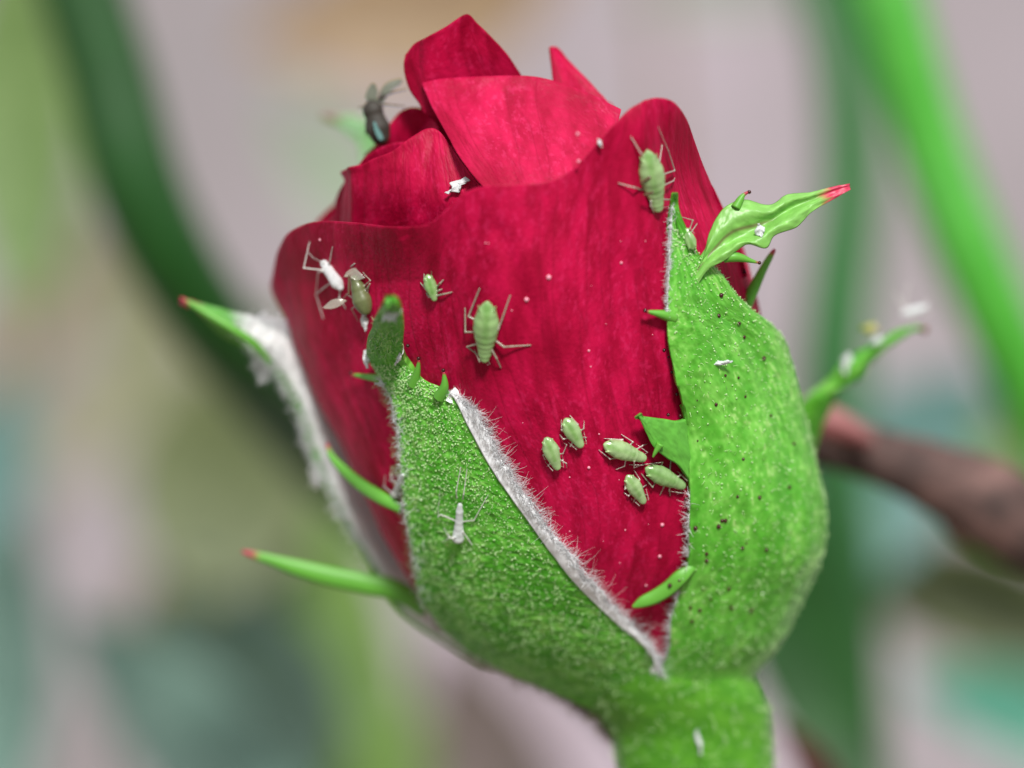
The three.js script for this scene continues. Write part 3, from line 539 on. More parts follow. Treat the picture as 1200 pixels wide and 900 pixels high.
// hairs on the sepals and the hip
function shift(h) { h.p.forEach((v, i, a) => { a[i] = v - [O.x, O.y, O.z][i % 3]; }); return h; }
{
  const h = new Hairs(11);
  h.cover(s1.geometry, 3600, 0.03, 0.97, 0.06, 0.74, 5, 0.42, 0.4, 3.5);
  h.cover(s1.geometry, 90, 0, 1, 0.74, 0.98, 5, 0.6, 0.7, 1);
  for (let i = 0; i < 900; i++) { const v = lerp(0.05, 0.66, h.r()); h.add(s1.geometry.userData.f(0.01, v), V3(-0.8, 0.1, 0.4).add(h.jit), 9 + 12 * h.r(), 0.5, h.jit.multiplyScalar(1.5)); }
  shift(h).build('hairs', M.hair, s1);
  const hw = new Hairs(15);      // pale down along the fold on the left of the sepal
  for (let i = 0; i < 700; i++) { const v = lerp(0.08, 0.66, hw.r()), u = 0.15 + 0.05 * (hw.r() + hw.r() - 1) * (1 + 2 * hw.r()); hw.add(s1.geometry.userData.f(u, v), V3(-0.7, 0.2, 0.8).add(hw.jit), 5 + 8 * hw.r(), 0.45, hw.jit.multiplyScalar(1.5)); }
  shift(hw).build('hairs', M.wool, s1);
  const h2 = new Hairs(12);
  h2.cover(s2.geometry, 1000, 0.02, 1, 0.05, 0.97, 5.5, 0.4, 0.4, 1.5);
  shift(h2).build('hairs', M.hair, s2);
  const e2 = new Hairs(14), f2 = s2.geometry.userData.f;
  for (let i = 0; i < 200; i++) { const v = lerp(0.06, 0.36, e2.r()); e2.add(f2(0, v), V3(-0.7, 0.3, 0.35).add(e2.jit.multiplyScalar(0.8)), 7 + 9 * e2.r(), 0.55, e2.jit); }
  for (let i = 0; i < 420; i++) { const v = lerp(0.68, 0.96, e2.r()); e2.add(f2(0, v), V3(-0.6, -0.1, 0.3).add(e2.jit.multiplyScalar(1.3)), 4 + 9 * e2.r() * e2.r(), 0.45, e2.jit); }
  shift(e2).build('fringe', M.wool, s2);
  // frosty grains on the skin of both sepals
  const grains = (g, n, u0, u1, v0, v1, r0, seed, parent) => {
    const R = rng(seed), f = g.userData.f, list = [];
    for (let i = 0; i < n; i++) { const u = lerp(u0, u1, R()), v = lerp(v0, v1, Math.pow(R(), 1.25)), e = 0.004, N = f(u + e, v).sub(f(u - e, v)).cross(f(u, v + e).sub(f(u, v - e))).normalize(), q = f(u, v).addScaledVector(N, 0.8 * SC); list.push(new THREE.OctahedronGeometry(r0 * (0.5 + R()) * SC, 0).rotateX(R() * 3).rotateY(R() * 3).translate(q.x, q.y, q.z)); }
    mesh('grains', moved(mergeGeometries(list), O), M.frost, parent).userData.kind = 'stuff';
  };
  grains(s1.geometry, 3000, 0.04, 0.97, 0.04, 0.72, 0.95, 31, s1); grains(s2.geometry, 1500, 0.03, 0.95, 0.06, 0.9, 0.95, 32, s2);
  const h3 = new Hairs(13), hg = { userData: { f: hipSurf } };
  h3.cover(hg, 350, 0.2, 0.8, 0.1, 0.8, 9, 0.6, 1, 1);
  shift(h3).build('hairs', M.hair, hip);
}
// brownish bristles along the underside of the front sepal and the hip, tiny pale specks on the petal
{
  const h = new Hairs(41), f = s1.geometry.userData.f;
  for (let i = 0; i < 520; i++) { const v = 0.02 + 0.3 * h.r() * h.r(), u = 0.12 * h.r(), p = f(u, v); h.add(p, V3(-0.6, -0.7, 0.2).add(h.jit.multiplyScalar(0.9)), 8 + 15 * h.r(), 0.6, h.jit.multiplyScalar(1.5)); }
  for (let i = 0; i < 500; i++) { const p = hipSurf(0.22 + 0.08 * h.r(), 0.45 + 0.55 * h.r()); h.add(p, V3(-0.7, -0.4, 0.2).add(h.jit), 8 + 15 * h.r(), 0.6, h.jit.multiplyScalar(1.5)); }
  shift(h).build('bristles', new THREE.MeshStandardMaterial({ color: LIN(0.22, 0.17, 0.1), roughness: 0.6 }), hip);
  scene.updateMatrixWorld(true);
  const R = rng(43), list = [];
  const add = (x, y, r) => { const z = touch(x, y, petalA), p = W(x, y, z); list.push(new THREE.SphereGeometry(rad(r, z), 8, 6).translate(p.x, p.y, p.z)); };
  for (const [x, y, r] of [[643, 325, 3.2], [617, 351, 3], [690, 411, 1.6], [677, 157, 2.2], [678, 189, 2], [644, 326, 1.4], [690, 548, 2], [776, 615, 2.4], [773, 652, 2.2], [757, 686, 1.6], [375, 281, 1.8], [728, 308, 1.8]]) add(x, y, r);
  for (let i = 0; i < 24; i++) add(560 + 210 * R(), 260 + 400 * R(), 0.5 + 0.6 * R());
  mesh('specks', moved(mergeGeometries(list), O), new THREE.MeshStandardMaterial({ color: LIN(0.8, 0.3, 0.4), roughness: 0.4 }), petalA).userData.kind = 'stuff';
}
// woolly white margin of the front sepal
{
  const f1 = s1.geometry.userData.f, h = new Hairs(21);
  const wid = (v) => 14 * sstep(0.05, 0.2, v) * sstep(0.6, 0.5, v) + 1.5;
  const band = (u, v) => {
    const vv = lerp(0.05, 0.592, v), p = f1(1, vv), q = f1(1, vv + 0.01), t = q.sub(p).normalize(), n = V3(-t.y, t.x, 0).multiplyScalar(-1).normalize(); if (n.x < 0) n.negate();
    const w = wid(vv) * (1 + 0.5 * (fbm(v * 30, 2, 7, 0, 2) - 0.5));
    p.addScaledVector(n, (u * w - 2) * SC);
    const k = (D - p.z / SC) / D * SC, zp = E.px(600 + p.x / k, 450 - p.y / k) + relA(0.5, 0.5, 600 + p.x / k, 450 - p.y / k) + zA(600 + p.x / k, 450 - p.y / k);
    p.z = Math.max(p.z, (zp + 4) * SC) + (3 * Math.sin(u * Math.PI) + 2 * (1 - u)) * SC; return p;
  };
  mesh('woolly_margin', moved(slab(band, 14, 260, 10, null, (u, v, p) => 4 * (fbm(p.x / SC / 9, p.y / SC / 9, 8, 0, 2) - 0.4) * (0.3 + u) * sstep(1, 0.8, v)), O), M.felt, s1);
  for (let i = 0; i < 2300; i++) {
    const v = h.r(), u = Math.pow(h.r(), 0.3), p = band(u, v), e = band(1, v).sub(band(0, v)).normalize();
    const long = h.r() < 0.14;
    const tp = 0.45 + 0.55 * sstep(1, 0.8, v); h.add(p, e.add(V3(0, -0.15, 0.25)).add(h.jit.multiplyScalar(long ? 0.6 : 1)), tp * (long ? 18 + 18 * h.r() : 6 + 11 * h.r()), long ? 0.32 : 0.42, h.jit.multiplyScalar(2.2), 4);
  }
  shift(h).build('fringe', M.wool, s1);
}

// ------------------------------------------------------------------ insects
scene.updateMatrixWorld(true);
const solids = bud.children.flatMap((c) => [c, ...c.children.filter((k) => k.name === 'leafy_tip')]).filter((c) => c.name !== 'stem');
const skins = solids.map((m) => { m.geometry.computeBoundingBox(); return m; });
function depth(px, py, fallback = 0) {         // depth of the bud's surface seen at (px, py)
  ray.set(eye, W(px, py, 0).sub(eye).normalize());
  const hit = ray.intersectObjects(skins, false)[0];
  return hit ? hit.point.z / SC : fallback;
}
// smooth skin of a field of tapering bones: surface nets
function skin(bones, cell) {
  const lo = [1e9, 1e9, 1e9], hi = [-1e9, -1e9, -1e9];
  for (const b of bones) for (const [q, r] of [[b.a, b.ra], [b.b, b.rb]]) for (let k = 0; k < 3; k++) { lo[k] = Math.min(lo[k], q[k] - r - 3 * cell); hi[k] = Math.max(hi[k], q[k] + r + 3 * cell); }
  const n = [0, 1, 2].map((k) => Math.ceil((hi[k] - lo[k]) / cell) + 1), F = new Float32Array(n[0] * n[1] * n[2]).fill(1e3);
  const id = (i, j, k) => (k * n[1] + j) * n[0] + i;
  const one = (b, x, y, z) => {
    const dx = b.b[0] - b.a[0], dy = b.b[1] - b.a[1], dz = b.b[2] - b.a[2], L = dx * dx + dy * dy + dz * dz, t = L ? clamp(((x - b.a[0]) * dx + (y - b.a[1]) * dy + (z - b.a[2]) * dz) / L) : 0;
    return Math.hypot(x - b.a[0] - dx * t, y - b.a[1] - dy * t, (z - b.a[2] - dz * t) * (b.flat || 1)) - lerp(b.ra, b.rb, t);
  };
  for (const b of bones) {
    const R = Math.max(b.ra, b.rb) + 3 * cell, s = [], e = [];
    for (let k = 0; k < 3; k++) { s.push(Math.max(0, Math.floor((Math.min(b.a[k], b.b[k]) - R - lo[k]) / cell))); e.push(Math.min(n[k] - 1, Math.ceil((Math.max(b.a[k], b.b[k]) + R - lo[k]) / cell))); }
    for (let k = s[2]; k <= e[2]; k++) for (let j = s[1]; j <= e[1]; j++) for (let i = s[0]; i <= e[0]; i++) {
      const d = one(b, lo[0] + i * cell, lo[1] + j * cell, lo[2] + k * cell), o = id(i, j, k), f = F[o], kk = b.k ?? 1.6, h = clamp(0.5 + 0.5 * (f - d) / kk);
      F[o] = lerp(f, d, h) - kk * h * (1 - h);
    }
  }
  const pos = [], col = [], idx = [], vid = new Int32Array(F.length).fill(-1);
  for (let k = 0; k < n[2] - 1; k++) for (let j = 0; j < n[1] - 1; j++) for (let i = 0; i < n[0] - 1; i++) {
    let x = 0, y = 0, z = 0, c = 0;
    const v = (a) => F[id(i + (a & 1), j + ((a >> 1) & 1), k + (a >> 2))];
    for (const [a, b] of [[0, 1], [2, 3], [4, 5], [6, 7], [0, 2], [1, 3], [4, 6], [5, 7], [0, 4], [1, 5], [2, 6], [3, 7]]) {
      const fa = v(a), fb = v(b); if ((fa < 0) === (fb < 0)) continue;
      const t = fa / (fa - fb); c++;
      x += lerp(a & 1, b & 1, t); y += lerp((a >> 1) & 1, (b >> 1) & 1, t); z += lerp(a >> 2, b >> 2, t);
    }
    if (!c) continue;
    vid[id(i, j, k)] = pos.length / 3;
    const p = [lo[0] + (i + x / c) * cell, lo[1] + (j + y / c) * cell, lo[2] + (k + z / c) * cell];
    pos.push(p[0] * SC, p[1] * SC, p[2] * SC);
    let best = 1e9, cc = [1, 1, 1]; for (const b of bones) { const d = one(b, ...p); if (d < best) { best = d; cc = b.col; } }
    const m = 0.78 + 0.44 * fbm(p[0] / 6, p[1] / 6, 3, 0, 3), bb = bones.find((b) => b.gut); let c3 = cc;
    if (bb && cc === bb.col) { const d = one({ a: bb.ax[0], b: bb.ax[1], ra: 0, rb: 0, flat: 0.01 }, ...p) / bb.gut; c3 = mix3([cc[0] * 0.62, cc[1] * 0.78, cc[2] * 0.5], [cc[0] * 1.12, cc[1] * 1.06, cc[2] * 1.15], sstep(0.12, 0.5, d + 0.3 * (m - 1))); }
    col.push(c3[0] * m, c3[1] * m, c3[2] * m);
  }
  const quad = (a, b, c, d, flip) => { if (a < 0 || b < 0 || c < 0 || d < 0) return; flip ? idx.push(a, c, b, a, d, c) : idx.push(a, b, c, a, c, d); };
  for (let k = 1; k < n[2] - 1; k++) for (let j = 1; j < n[1] - 1; j++) for (let i = 1; i < n[0] - 1; i++) {
    const f = F[id(i, j, k)] < 0;
    if (f !== F[id(i + 1, j, k)] < 0) quad(vid[id(i, j - 1, k - 1)], vid[id(i, j, k - 1)], vid[id(i, j, k)], vid[id(i, j - 1, k)], !f);
    if (f !== F[id(i, j + 1, k)] < 0) quad(vid[id(i - 1, j, k - 1)], vid[id(i - 1, j, k)], vid[id(i, j, k)], vid[id(i, j, k - 1)], !f);
    if (f !== F[id(i, j, k + 1)] < 0) quad(vid[id(i - 1, j - 1, k)], vid[id(i, j - 1, k)], vid[id(i, j, k)], vid[id(i - 1, j, k)], !f);
  }
  const g = new THREE.BufferGeometry();
  g.setAttribute('position', new THREE.Float32BufferAttribute(pos, 3)); g.setAttribute('color', new THREE.Float32BufferAttribute(col, 3));
  g.setIndex(idx); g.computeVertexNormals(); return g;
}
const PALE = [0.36, 0.58, 0.22], LEG = [0.5, 0.44, 0.36], WHITE = [0.8, 0.84, 0.84], WLEG = [0.75, 0.74, 0.7], EYE = [0.08, 0.01, 0.01];
const POINTED = [[0, 0.06], [0.05, 0.24], [0.12, 0.5], [0.22, 0.78], [0.36, 0.98], [0.48, 1], [0.6, 0.9], [0.72, 0.74], [0.82, 0.6], [0.92, 0.52], [1, 0.42]];
const PROFILE = [[0, 0.16], [0.05, 0.34], [0.12, 0.62], [0.22, 0.84], [0.36, 1], [0.5, 0.98], [0.62, 0.86], [0.74, 0.74], [0.84, 0.6], [0.93, 0.56], [1, 0.48]];
// tail and head are [px, py]; legs are bent lines of [px, py] from the body outwards
function bug(o) {
  const { tail, head, w, legs = [], body = PALE, leg = LEG, profile = PROFILE, lr = 1.7, z0, marks = [] } = o;
  const cx = (tail[0] + head[0]) / 2, cy = (tail[1] + head[1]) / 2, zb = z0 ?? depth(cx, cy), bones = [];
  const P = (px, py, z) => { const k = (D - z) / D; return [(px - 600) * k, (450 - py) * k, z]; };
  const surf = (px, py) => { if (z0 !== undefined) return z0; const z = depth(px, py, zb); return Math.abs(z - zb) > 45 ? zb : z; };
  const up = (t) => lerp(surf(...tail), surf(...head), t) + w * 0.62 + 2.5;
  const bp = profile.map(([t, r]) => ({ p: P(lerp(tail[0], head[0], t), lerp(tail[1], head[1], t), up(t)), r: Math.max(1, r * w) }));
  for (let i = 0; i < bp.length - 1; i++) bones.push({ a: bp[i].p, b: bp[i + 1].p, ra: bp[i].r, rb: bp[i + 1].r, col: body, k: 1.6, flat: o.plain ? 1.2 : 1.6, gut: o.plain ? 0 : w, ax: [bp[2].p, bp[bp.length - 4].p] });
  const dx = head[0] - tail[0], dy = head[1] - tail[1], L = Math.hypot(dx, dy), ux = dx / L, uy = dy / L;
  const feelers = o.feelers ?? (o.plain ? [] : [-1, 1].map((q) => [[0.3, -0.1], [0.75, 0.35], [1.25, -1.2]].map(([a, b]) => [head[0] - uy * q * w * a + ux * w * b, head[1] + ux * q * w * a + uy * w * b])));
  if (!o.plain) for (const s of [-1, 1]) {
    const ex = head[0] - ux * w * 0.25 - uy * s * w * 0.42, ey = head[1] - uy * w * 0.25 + ux * s * w * 0.42;
    bones.push({ a: P(ex, ey, up(1) + w * 0.1), b: P(ex, ey, up(1) + w * 0.1), ra: Math.max(1.1, w * 0.13), rb: Math.max(1.1, w * 0.13), col: EYE, k: 0.5 });
    const sx = lerp(tail[0], head[0], 0.2) - uy * s * w * 0.55, sy = lerp(tail[1], head[1], 0.2) + ux * s * w * 0.55;    // the two small tubes at the rear
    bones.push({ a: P(sx, sy, up(0.2) + w * 0.3), b: P(sx - ux * w * 0.5 - uy * s * w * 0.15, sy - uy * w * 0.5 + ux * s * w * 0.15, up(0.1) + w * 0.35), ra: 1.3, rb: 1, col: body, k: 1 });
  }
  for (const m of marks) bones.push({ a: P(m[0], m[1], up(0.5) + w * 0.72), b: P(m[2], m[3], up(0.5) + w * 0.8), ra: 1.5, rb: 1.5, col: [0.14, 0.07, 0.03], k: 0.6 });
  for (const l of legs) {
    const n = l.length;
    for (let i = 0; i < n - 1; i++) {
      const q = [l[i], l[i + 1]].map((p, e) => { const s = i + e; return P(p[0], p[1], s === 0 ? up(0.6) - w * 0.2 : s === n - 1 ? surf(p[0], p[1]) + 1.4 : surf(p[0], p[1]) + w * 0.55 + 2); });
      bones.push({ a: q[0], b: q[1], ra: lr * (1 - 0.2 * i), rb: lr * (0.85 - 0.2 * i), col: leg, k: 1 });
    }
    // each leg starts inside the body
    const t = clamp(((l[0][0] - tail[0]) * ux + (l[0][1] - tail[1]) * uy) / L, 0.1, 0.95);
    bones.push({ a: P(lerp(tail[0], head[0], t), lerp(tail[1], head[1], t), up(t) - w * 0.2), b: P(l[0][0], l[0][1], up(0.6) - w * 0.2), ra: lr * 1.2, rb: lr, col: body, k: 1 });
  }
  for (const l of feelers) for (let i = 0; i < l.length - 1; i++) bones.push({ a: P(l[i][0], l[i][1], up(1) + 2 * i), b: P(l[i + 1][0], l[i + 1][1], surf(l[i + 1][0], l[i + 1][1]) + 5), ra: lr * 0.62, rb: lr * 0.5, col: leg, k: 0.7 });
  const g = skin(bones, o.cell ?? 0.9), p = W(cx, cy, zb);
  const m = mesh(o.name, moved(g, p), o.mat ?? M.insect); m.position.copy(p);
  if (!o.plain) { const t = hash(Math.round(cx), Math.round(cy), 5), c = g.attributes.color; for (let i = 0; i < c.count; i++) c.setXYZ(i, c.getX(i) * lerp(0.72, 1.12, t), c.getY(i) * lerp(0.82, 1.05, t), c.getZ(i) * lerp(0.7, 1.2, t)); }
  tag(m, o.label, o.category ?? 'aphid', o.group);
  return m;
}
const G1 = 'green aphids on the petal';
const Z = (ox, oy, s, pts) => pts.map(([x, y]) => [ox + x / s, oy + y / s]);
bug({ name: 'aphid', label: 'largest plump green aphid with spread legs in the middle of the petal', group: G1, tail: [571, 353], head: [568, 419], w: 14.2, lr: 1.3, cell: 0.75, profile: POINTED,
  legs: [[[562, 378], [549, 370.7], [562, 338]], [[560, 389], [545.3, 389.3], [545, 361]], [[562, 402], [547.5, 406.5], [560, 416]], [[578, 394], [584, 386], [598, 346]], [[578, 397], [590.5, 406.5], [622, 404.5]], [[574, 406], [582, 420], [587, 431]]], feelers: [[[566, 418], [562, 424], [556, 410]], [[571, 419], [574, 427]]] });
bug({ name: 'aphid', label: 'small green aphid alone on the dark petal, above left of the largest aphid', group: G1, tail: [501, 323], head: [509, 350], w: 6.6, lr: 1.2, cell: 0.7,
  legs: [Z(480, 300, 7.5, [[240, 270], [268, 240], [296, 210]]), Z(480, 300, 7.5, [[240, 315], [262, 300], [286, 292]]), Z(480, 300, 7.5, [[235, 350], [300, 335], [372, 318]]), Z(480, 300, 7.5, [[180, 330], [140, 290], [95, 235]]), Z(480, 300, 7.5, [[190, 360], [170, 360], [145, 325]]), Z(480, 300, 7.5, [[160, 230], [128, 215], [128, 160]])], feelers: [Z(480, 300, 7.5, [[195, 190], [190, 135]])] });
const z4 = (p) => Z(620, 470, 6, p);
bug({ name: 'aphid', label: 'lower aphid of the close pair of short green aphids', group: G1, tail: [640.5, 514], head: [653, 547], w: 8.8, lr: 0.95, cell: 0.8,
  legs: [z4([[120, 320], [92, 340], [108, 260]]), z4([[125, 370], [98, 380], [112, 412], [128, 402]]), z4([[150, 440], [128, 458]]), z4([[180, 300], [212, 335], [160, 262]]), z4([[210, 372], [238, 370], [265, 308], [238, 290]]), z4([[215, 410], [262, 438], [266, 468]])] });
bug({ name: 'aphid', label: 'upper aphid of the close pair, with a bright shine on its back', group: G1, tail: [663, 492], head: [680, 521], w: 9, lr: 0.95, cell: 0.8,
  legs: [z4([[255, 225], [228, 205], [226, 130]]), z4([[280, 260], [240, 268], [215, 234]]), z4([[310, 285], [290, 318], [348, 320]]), z4([[325, 175], [345, 165], [286, 100]]), z4([[350, 215], [384, 195], [388, 138]]), z4([[370, 255], [405, 256]])] });
bug({ name: 'aphid', label: 'long green aphid below the green lobe, topmost of the group of three', group: G1, tail: [708.5, 521], head: [753, 536.5], w: 10.4, lr: 1, cell: 0.8,
  legs: [z4([[640, 310], [660, 270], [528, 264]]), z4([[700, 315], [732, 288], [650, 235]]), z4([[745, 345], [800, 312], [832, 300]]), z4([[610, 400], [570, 408], [488, 342]]), z4([[680, 415], [670, 458], [610, 482]]), z4([[740, 425], [738, 468], [790, 452]])] });
bug({ name: 'aphid', label: 'long green aphid touching the edge of the right sepal', group: G1, tail: [757.5, 549], head: [799, 569], w: 10.4, lr: 1, cell: 0.8,
  legs: [z4([[920, 470], [940, 430], [790, 448]]), z4([[990, 480], [998, 415]]), z4([[1050, 530], [1082, 512]]), z4([[890, 570], [868, 606], [788, 508]]), z4([[955, 580], [945, 610], [920, 662]]), z4([[990, 600], [986, 630], [992, 668]])] });
bug({ name: 'aphid', label: 'smaller green aphid, lowest of the group of three below the green lobe', group: G1, tail: [735.5, 558], head: [753.5, 587], w: 8.4, lr: 0.9, cell: 0.8,
  legs: [z4([[700, 590], [674, 620], [672, 560]]), z4([[722, 640], [700, 668], [668, 644]]), z4([[750, 680], [732, 712]]), z4([[760, 580], [780, 552], [738, 485]]), z4([[785, 615], [824, 590]]), z4([[800, 655], [832, 660]])] });
const z5 = (p) => Z(700, 140, 7.5, p);
bug({ name: 'aphid', label: 'large green aphid on the dark upper right petal above the sepal point', group: G1, tail: [758.5, 176], head: [771, 243], w: 13.8, lr: 1.15, cell: 0.75, profile: POINTED, marks: [[...z5([[385, 558]])[0], ...z5([[458, 512]])[0]], [...z5([[415, 662]])[0], ...z5([[488, 640]])[0]]],
  legs: [z5([[420, 360], [385, 300], [295, 150]]), z5([[400, 620], [330, 600], [185, 560]]), z5([[540, 495], [680, 450], [625, 275], [532, 60]]), z5([[530, 420], [548, 360], [570, 222]]), z5([[540, 600], [668, 540], [680, 515]]), z5([[540, 700], [640, 705]]), z5([[470, 720], [470, 760], [497, 822]])], feelers: [z5([[560, 780], [625, 762]])] });
const WP = [[0, 0.5], [0.2, 0.75], [0.5, 0.8], [0.7, 0.9], [0.85, 1.1], [1, 1.3]];
const z6 = (p) => Z(480, 530, 7.5, p);
const G2 = 'white shed aphid skins';
bug({ name: 'aphid_skin', label: 'white shed aphid skin standing upright on the middle of the front sepal', category: 'aphid skin', group: G2, tail: [539, 592], head: [537, 630], w: 5.4, body: WHITE, leg: WLEG, mat: M.shed, plain: 1, profile: WP, lr: 0.9, cell: 0.7,
  legs: [z6([[420, 610], [275, 548], [250, 570], [266, 330]]), z6([[460, 610], [565, 598], [690, 375]]), z6([[470, 700], [550, 815]]), z6([[390, 750], [350, 745], [300, 668]]), z6([[380, 760], [340, 755], [290, 792]]), z6([[420, 480], [410, 340], [450, 130]]), z6([[455, 480], [475, 370], [505, 148]])] });
const z2 = (p) => Z(340, 270, 7.5, p);
bug({ name: 'aphid_skin', label: 'white long legged shed aphid skin on the dark left petal lobe', category: 'aphid skin', group: G2, tail: z2([[300, 295]])[0], head: z2([[440, 500]])[0], w: 7, body: WHITE, leg: WLEG, mat: M.shed, plain: 1, profile: [[0, 0.7], [0.3, 0.9], [0.6, 0.95], [0.8, 1.05], [1, 0.6]], lr: 1, cell: 0.75,
  legs: [z2([[340, 310], [350, 260], [372, 145]]), z2([[290, 350], [120, 330], [170, 100]]), z2([[280, 360], [245, 370], [228, 540]]), z2([[370, 450], [225, 560], [292, 775]]), z2([[450, 390], [568, 290]]), z2([[440, 500], [432, 590], [490, 690]])], feelers: [z2([[300, 290], [200, 240], [160, 190]])] });
const z1 = (p) => Z(400, 400, 3, p);
bug({ name: 'aphid_skin', label: 'small white shed aphid skin on the left edge of the front sepal', category: 'aphid skin', group: G2, tail: z1([[216, 470]])[0], head: z1([[184, 552]])[0], w: 4.2, body: WHITE, leg: WLEG, mat: M.shed, plain: 1, profile: WP, lr: 0.8, cell: 0.6,
  legs: [z1([[212, 480], [240, 440], [272, 440]]), z1([[205, 520], [258, 505]]), z1([[195, 500], [170, 488], [195, 440]]), z1([[200, 540], [220, 572]]), z1([[190, 545], [150, 510], [155, 470]]), z1([[190, 500], [172, 470], [180, 440]])] });
const zr = (p) => Z(940, 320, 6, p);
bug({ name: 'aphid_skin', label: 'white shed aphid skin perched above the curled sepal tip at right', category: 'aphid skin', group: G2, tail: zr([[870, 240]])[0], head: zr([[710, 290]])[0], w: 5.4, body: WHITE, leg: WLEG, mat: M.shed, plain: 1, profile: [[0, 0.5], [0.4, 0.95], [0.8, 0.9], [1, 0.5]], lr: 0.95, cell: 0.8, z0: -156,
  legs: [zr([[720, 280], [700, 230], [648, 130]]), zr([[735, 275], [720, 210], [755, 55]]), zr([[780, 290], [775, 375]]), zr([[830, 270], [900, 280], [870, 300]]), zr([[850, 250], [885, 195]])] });
bug({ name: 'aphid', label: 'tiny pale green aphid between the sepal point and the leafy tip', group: 'small aphids on the right sepal', tail: [812, 291], head: [805, 270], w: 6, lr: 0.9, cell: 0.7, z0: zP(808, 280, 40),
  legs: [[[807, 272], [812, 258], [798, 254]], [[806, 278], [817, 262]], [[808, 284], [793, 276]], [[811, 288], [815, 297]], [[810, 286], [800, 287], [794, 280]]] });

// olive winged insect crumpled beside the white skin
{
  const OL = [0.17, 0.2, 0.08], b = bug({ name: 'winged_insect', label: 'crumpled olive winged insect under the white skin on the left petal lobe', category: 'insect', tail: z2([[570, 430]])[0], head: z2([[660, 690]])[0], w: 10.5, body: OL, leg: LEG, plain: 1, profile: [[0, 0.5], [0.3, 0.75], [0.55, 0.9], [0.7, 1.05], [0.85, 0.95], [1, 0.7]], lr: 0.95, cell: 0.8,
    legs: [z2([[560, 420], [490, 400], [570, 350]]), z2([[640, 560], [700, 470], [680, 550]]), z2([[560, 600], [500, 560], [430, 640]]), z2([[640, 500], [705, 440], [640, 370]]), z2([[600, 650], [540, 690], [600, 800]])],
    marks: [[...z2([[520, 400]])[0], ...z2([[515, 560]])[0]]] });
  const wp = b.position, zz = wp.z / SC + 14;
  const wing = (pts, z) => { const f = strip(pts.map((r) => r.map((p, i) => [...z2([p])[0], z + 3 * i]))); mesh('wing', moved(slab(f, 10, 16, 0.6), wp), M.wing, b); };
  wing([[[470, 410], [520, 400]], [[500, 360], [580, 440]], [[560, 330], [660, 420]], [[640, 340], [700, 450]], [[700, 420], [712, 470]]], zz);
  wing([[[500, 620], [470, 640]], [[440, 600], [430, 670]], [[370, 610], [370, 690]], [[320, 650], [310, 690]], [[292, 678], [292, 686]]], zz - 6);
}
// dark winged insect on the upper left petal
{
  const DK = [0.035, 0.03, 0.022], zt = (p) => Z(370, 60, 7.5, p);
  const b = bug({ name: 'winged_insect', label: 'dark winged insect perched at the upper left of the bud', category: 'insect', mat: new THREE.MeshStandardMaterial({ vertexColors: true, roughness: 0.65 }), tail: zt([[580, 790]])[0], head: zt([[490, 470]])[0], w: 14, body: DK, leg: [0.07, 0.06, 0.05], plain: 1, z0: 40, profile: [[0, 0.3], [0.15, 0.8], [0.35, 1], [0.55, 0.85], [0.7, 0.75], [0.85, 0.85], [1, 0.4]], lr: 1.3, cell: 1,
    legs: [zt([[500, 500], [440, 490], [375, 492]]), zt([[560, 470], [620, 468], [780, 486]]), zt([[580, 400], [680, 360], [800, 335]]), zt([[520, 560], [440, 640], [440, 740]]), zt([[540, 460], [560, 400], [600, 330]])] });
  const wing = (pts, z, mat) => { const f = strip(pts.map((r) => r.map((p, i) => [...zt([p])[0], z + 3 * i]))); mesh('wing', moved(slab(f, 10, 16, 1), b.position), mat, b); };
  const smoke = new THREE.MeshPhysicalMaterial({ color: LIN(0.22, 0.24, 0.18), roughness: 0.3, transmission: 0.35, thickness: 0, side: THREE.DoubleSide });
  wing([[[520, 460], [560, 460]], [[440, 420], [540, 410]], [[450, 350], [545, 350]], [[480, 295], [530, 310]], [[500, 280], [505, 282]]], 52, smoke);
  wing([[[545, 440], [590, 460]], [[560, 370], [620, 400]], [[610, 290], [680, 330]], [[680, 255], [740, 290]], [[748, 240], [755, 250]]], 44, smoke);
  const sheen = new THREE.MeshPhysicalMaterial({ color: LIN(0.1, 0.24, 0.22), roughness: 0.3, clearcoat: 1 });
  const f = strip([[[505, 625], [525, 620]], [[512, 680], [548, 672]], [[530, 740], [580, 722]], [[565, 790], [600, 775]]].map((r) => r.map((p) => [...zt([p])[0], 66])));
  mesh('abdomen_shine', moved(slab(f, 8, 12, 2), b.position), sheen, b);  // teal shine on the abdomen, put in as an added coloured strip
}
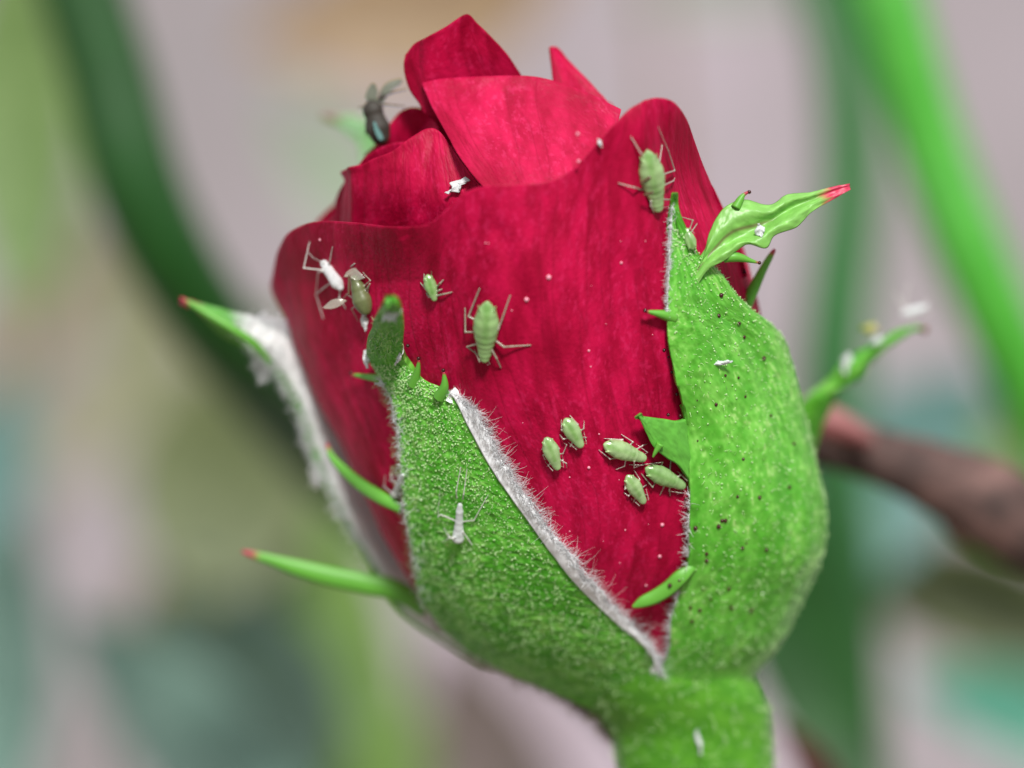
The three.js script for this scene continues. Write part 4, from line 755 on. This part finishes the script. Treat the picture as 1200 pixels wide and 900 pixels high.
// scraps of white skin
function flake(px, py, len, wid, ang, label, z, mat = M.shed) {
  const r = rng(Math.round(px * 7 + py)), c = Math.cos(ang), s = Math.sin(ang), zz = (z ?? depth(px, py)) + 4, rows = [];
  for (let i = 0; i <= 5; i++) { const t = i / 5 - 0.5, h = wid * (0.35 + 0.9 * r()) * (1 - 2.6 * t * t), row = []; for (let k = -1; k <= 1; k++) { const x = t * len + (r() - 0.5) * 2, y = k * h / 2; const jx = (r() - 0.5) * wid * 0.4, jy = (r() - 0.5) * wid * 0.4; row.push([px + x * c - y * s + jx, py + x * s + y * c + jy, zz + 2 * (1 - Math.abs(k)) + 3 * r()]); } rows.push(row); }
  const f = strip(rows), p = W(px, py, zz);
  const m = mesh('skin_flake', moved(slab(f, 10, 24, 1.2, () => WHITE, (u, v) => 1.2 * (r() - 0.3)), p), mat); m.position.copy(p);
  tag(m, label, 'skin flake', 'white flakes of shed skin'); return m;
}
flake(537, 218, 30, 14, -0.62, 'white flake on the petal rim below the bright pink petal');
flake(845, 425, 26, 7, -0.1, 'white flake lying on the right sepal');
flake(891, 270, 16, 9, 1.3, 'white flake on the leafy sepal tip', 198);
flake(427, 376, 24, 9, 1.45, 'white flake below the olive insect left of the front sepal tip');
flake(449, 450, 20, 7, 0.05, 'white flake on the left shoulder of the front sepal', zP(449, 450, 30));
flake(430, 420, 20, 8, 1.5, 'white flake along the left side of the front sepal neck', zP(430, 420, 44));
flake(468, 417, 20, 10, -1.2, 'white flake along the right side of the front sepal neck', zP(468, 417, 50));
flake(457, 366, 24, 24, 1.2, 'white flake on the blunt tip of the front sepal', depth(458, 370, 300) + 5);
flake(466, 494, 18, 9, 1.1, 'white flake on the left edge of the front sepal near its teeth', zP(466, 494, 26));
flake(992, 424, 24, 11, 1.75, 'white flake on the lower part of the curled right sepal', -158);
flake(1030, 398, 22, 7, -0.45, 'white flake on the upper part of the curled right sepal', -150);
flake(703, 168, 10, 4, 1.1, 'tiny white flake at the notch of the petal rim');
flake(819, 870, 30, 9, 1.4, 'blurred white flake on the green stem below the bud');
flake(1020, 385, 22, 12, 0.1, 'yellowish scrap above the curled right sepal', -170, new THREE.MeshStandardMaterial({ color: LIN(0.4, 0.4, 0.12), roughness: 0.6 }));

renderer.render(scene, camera);
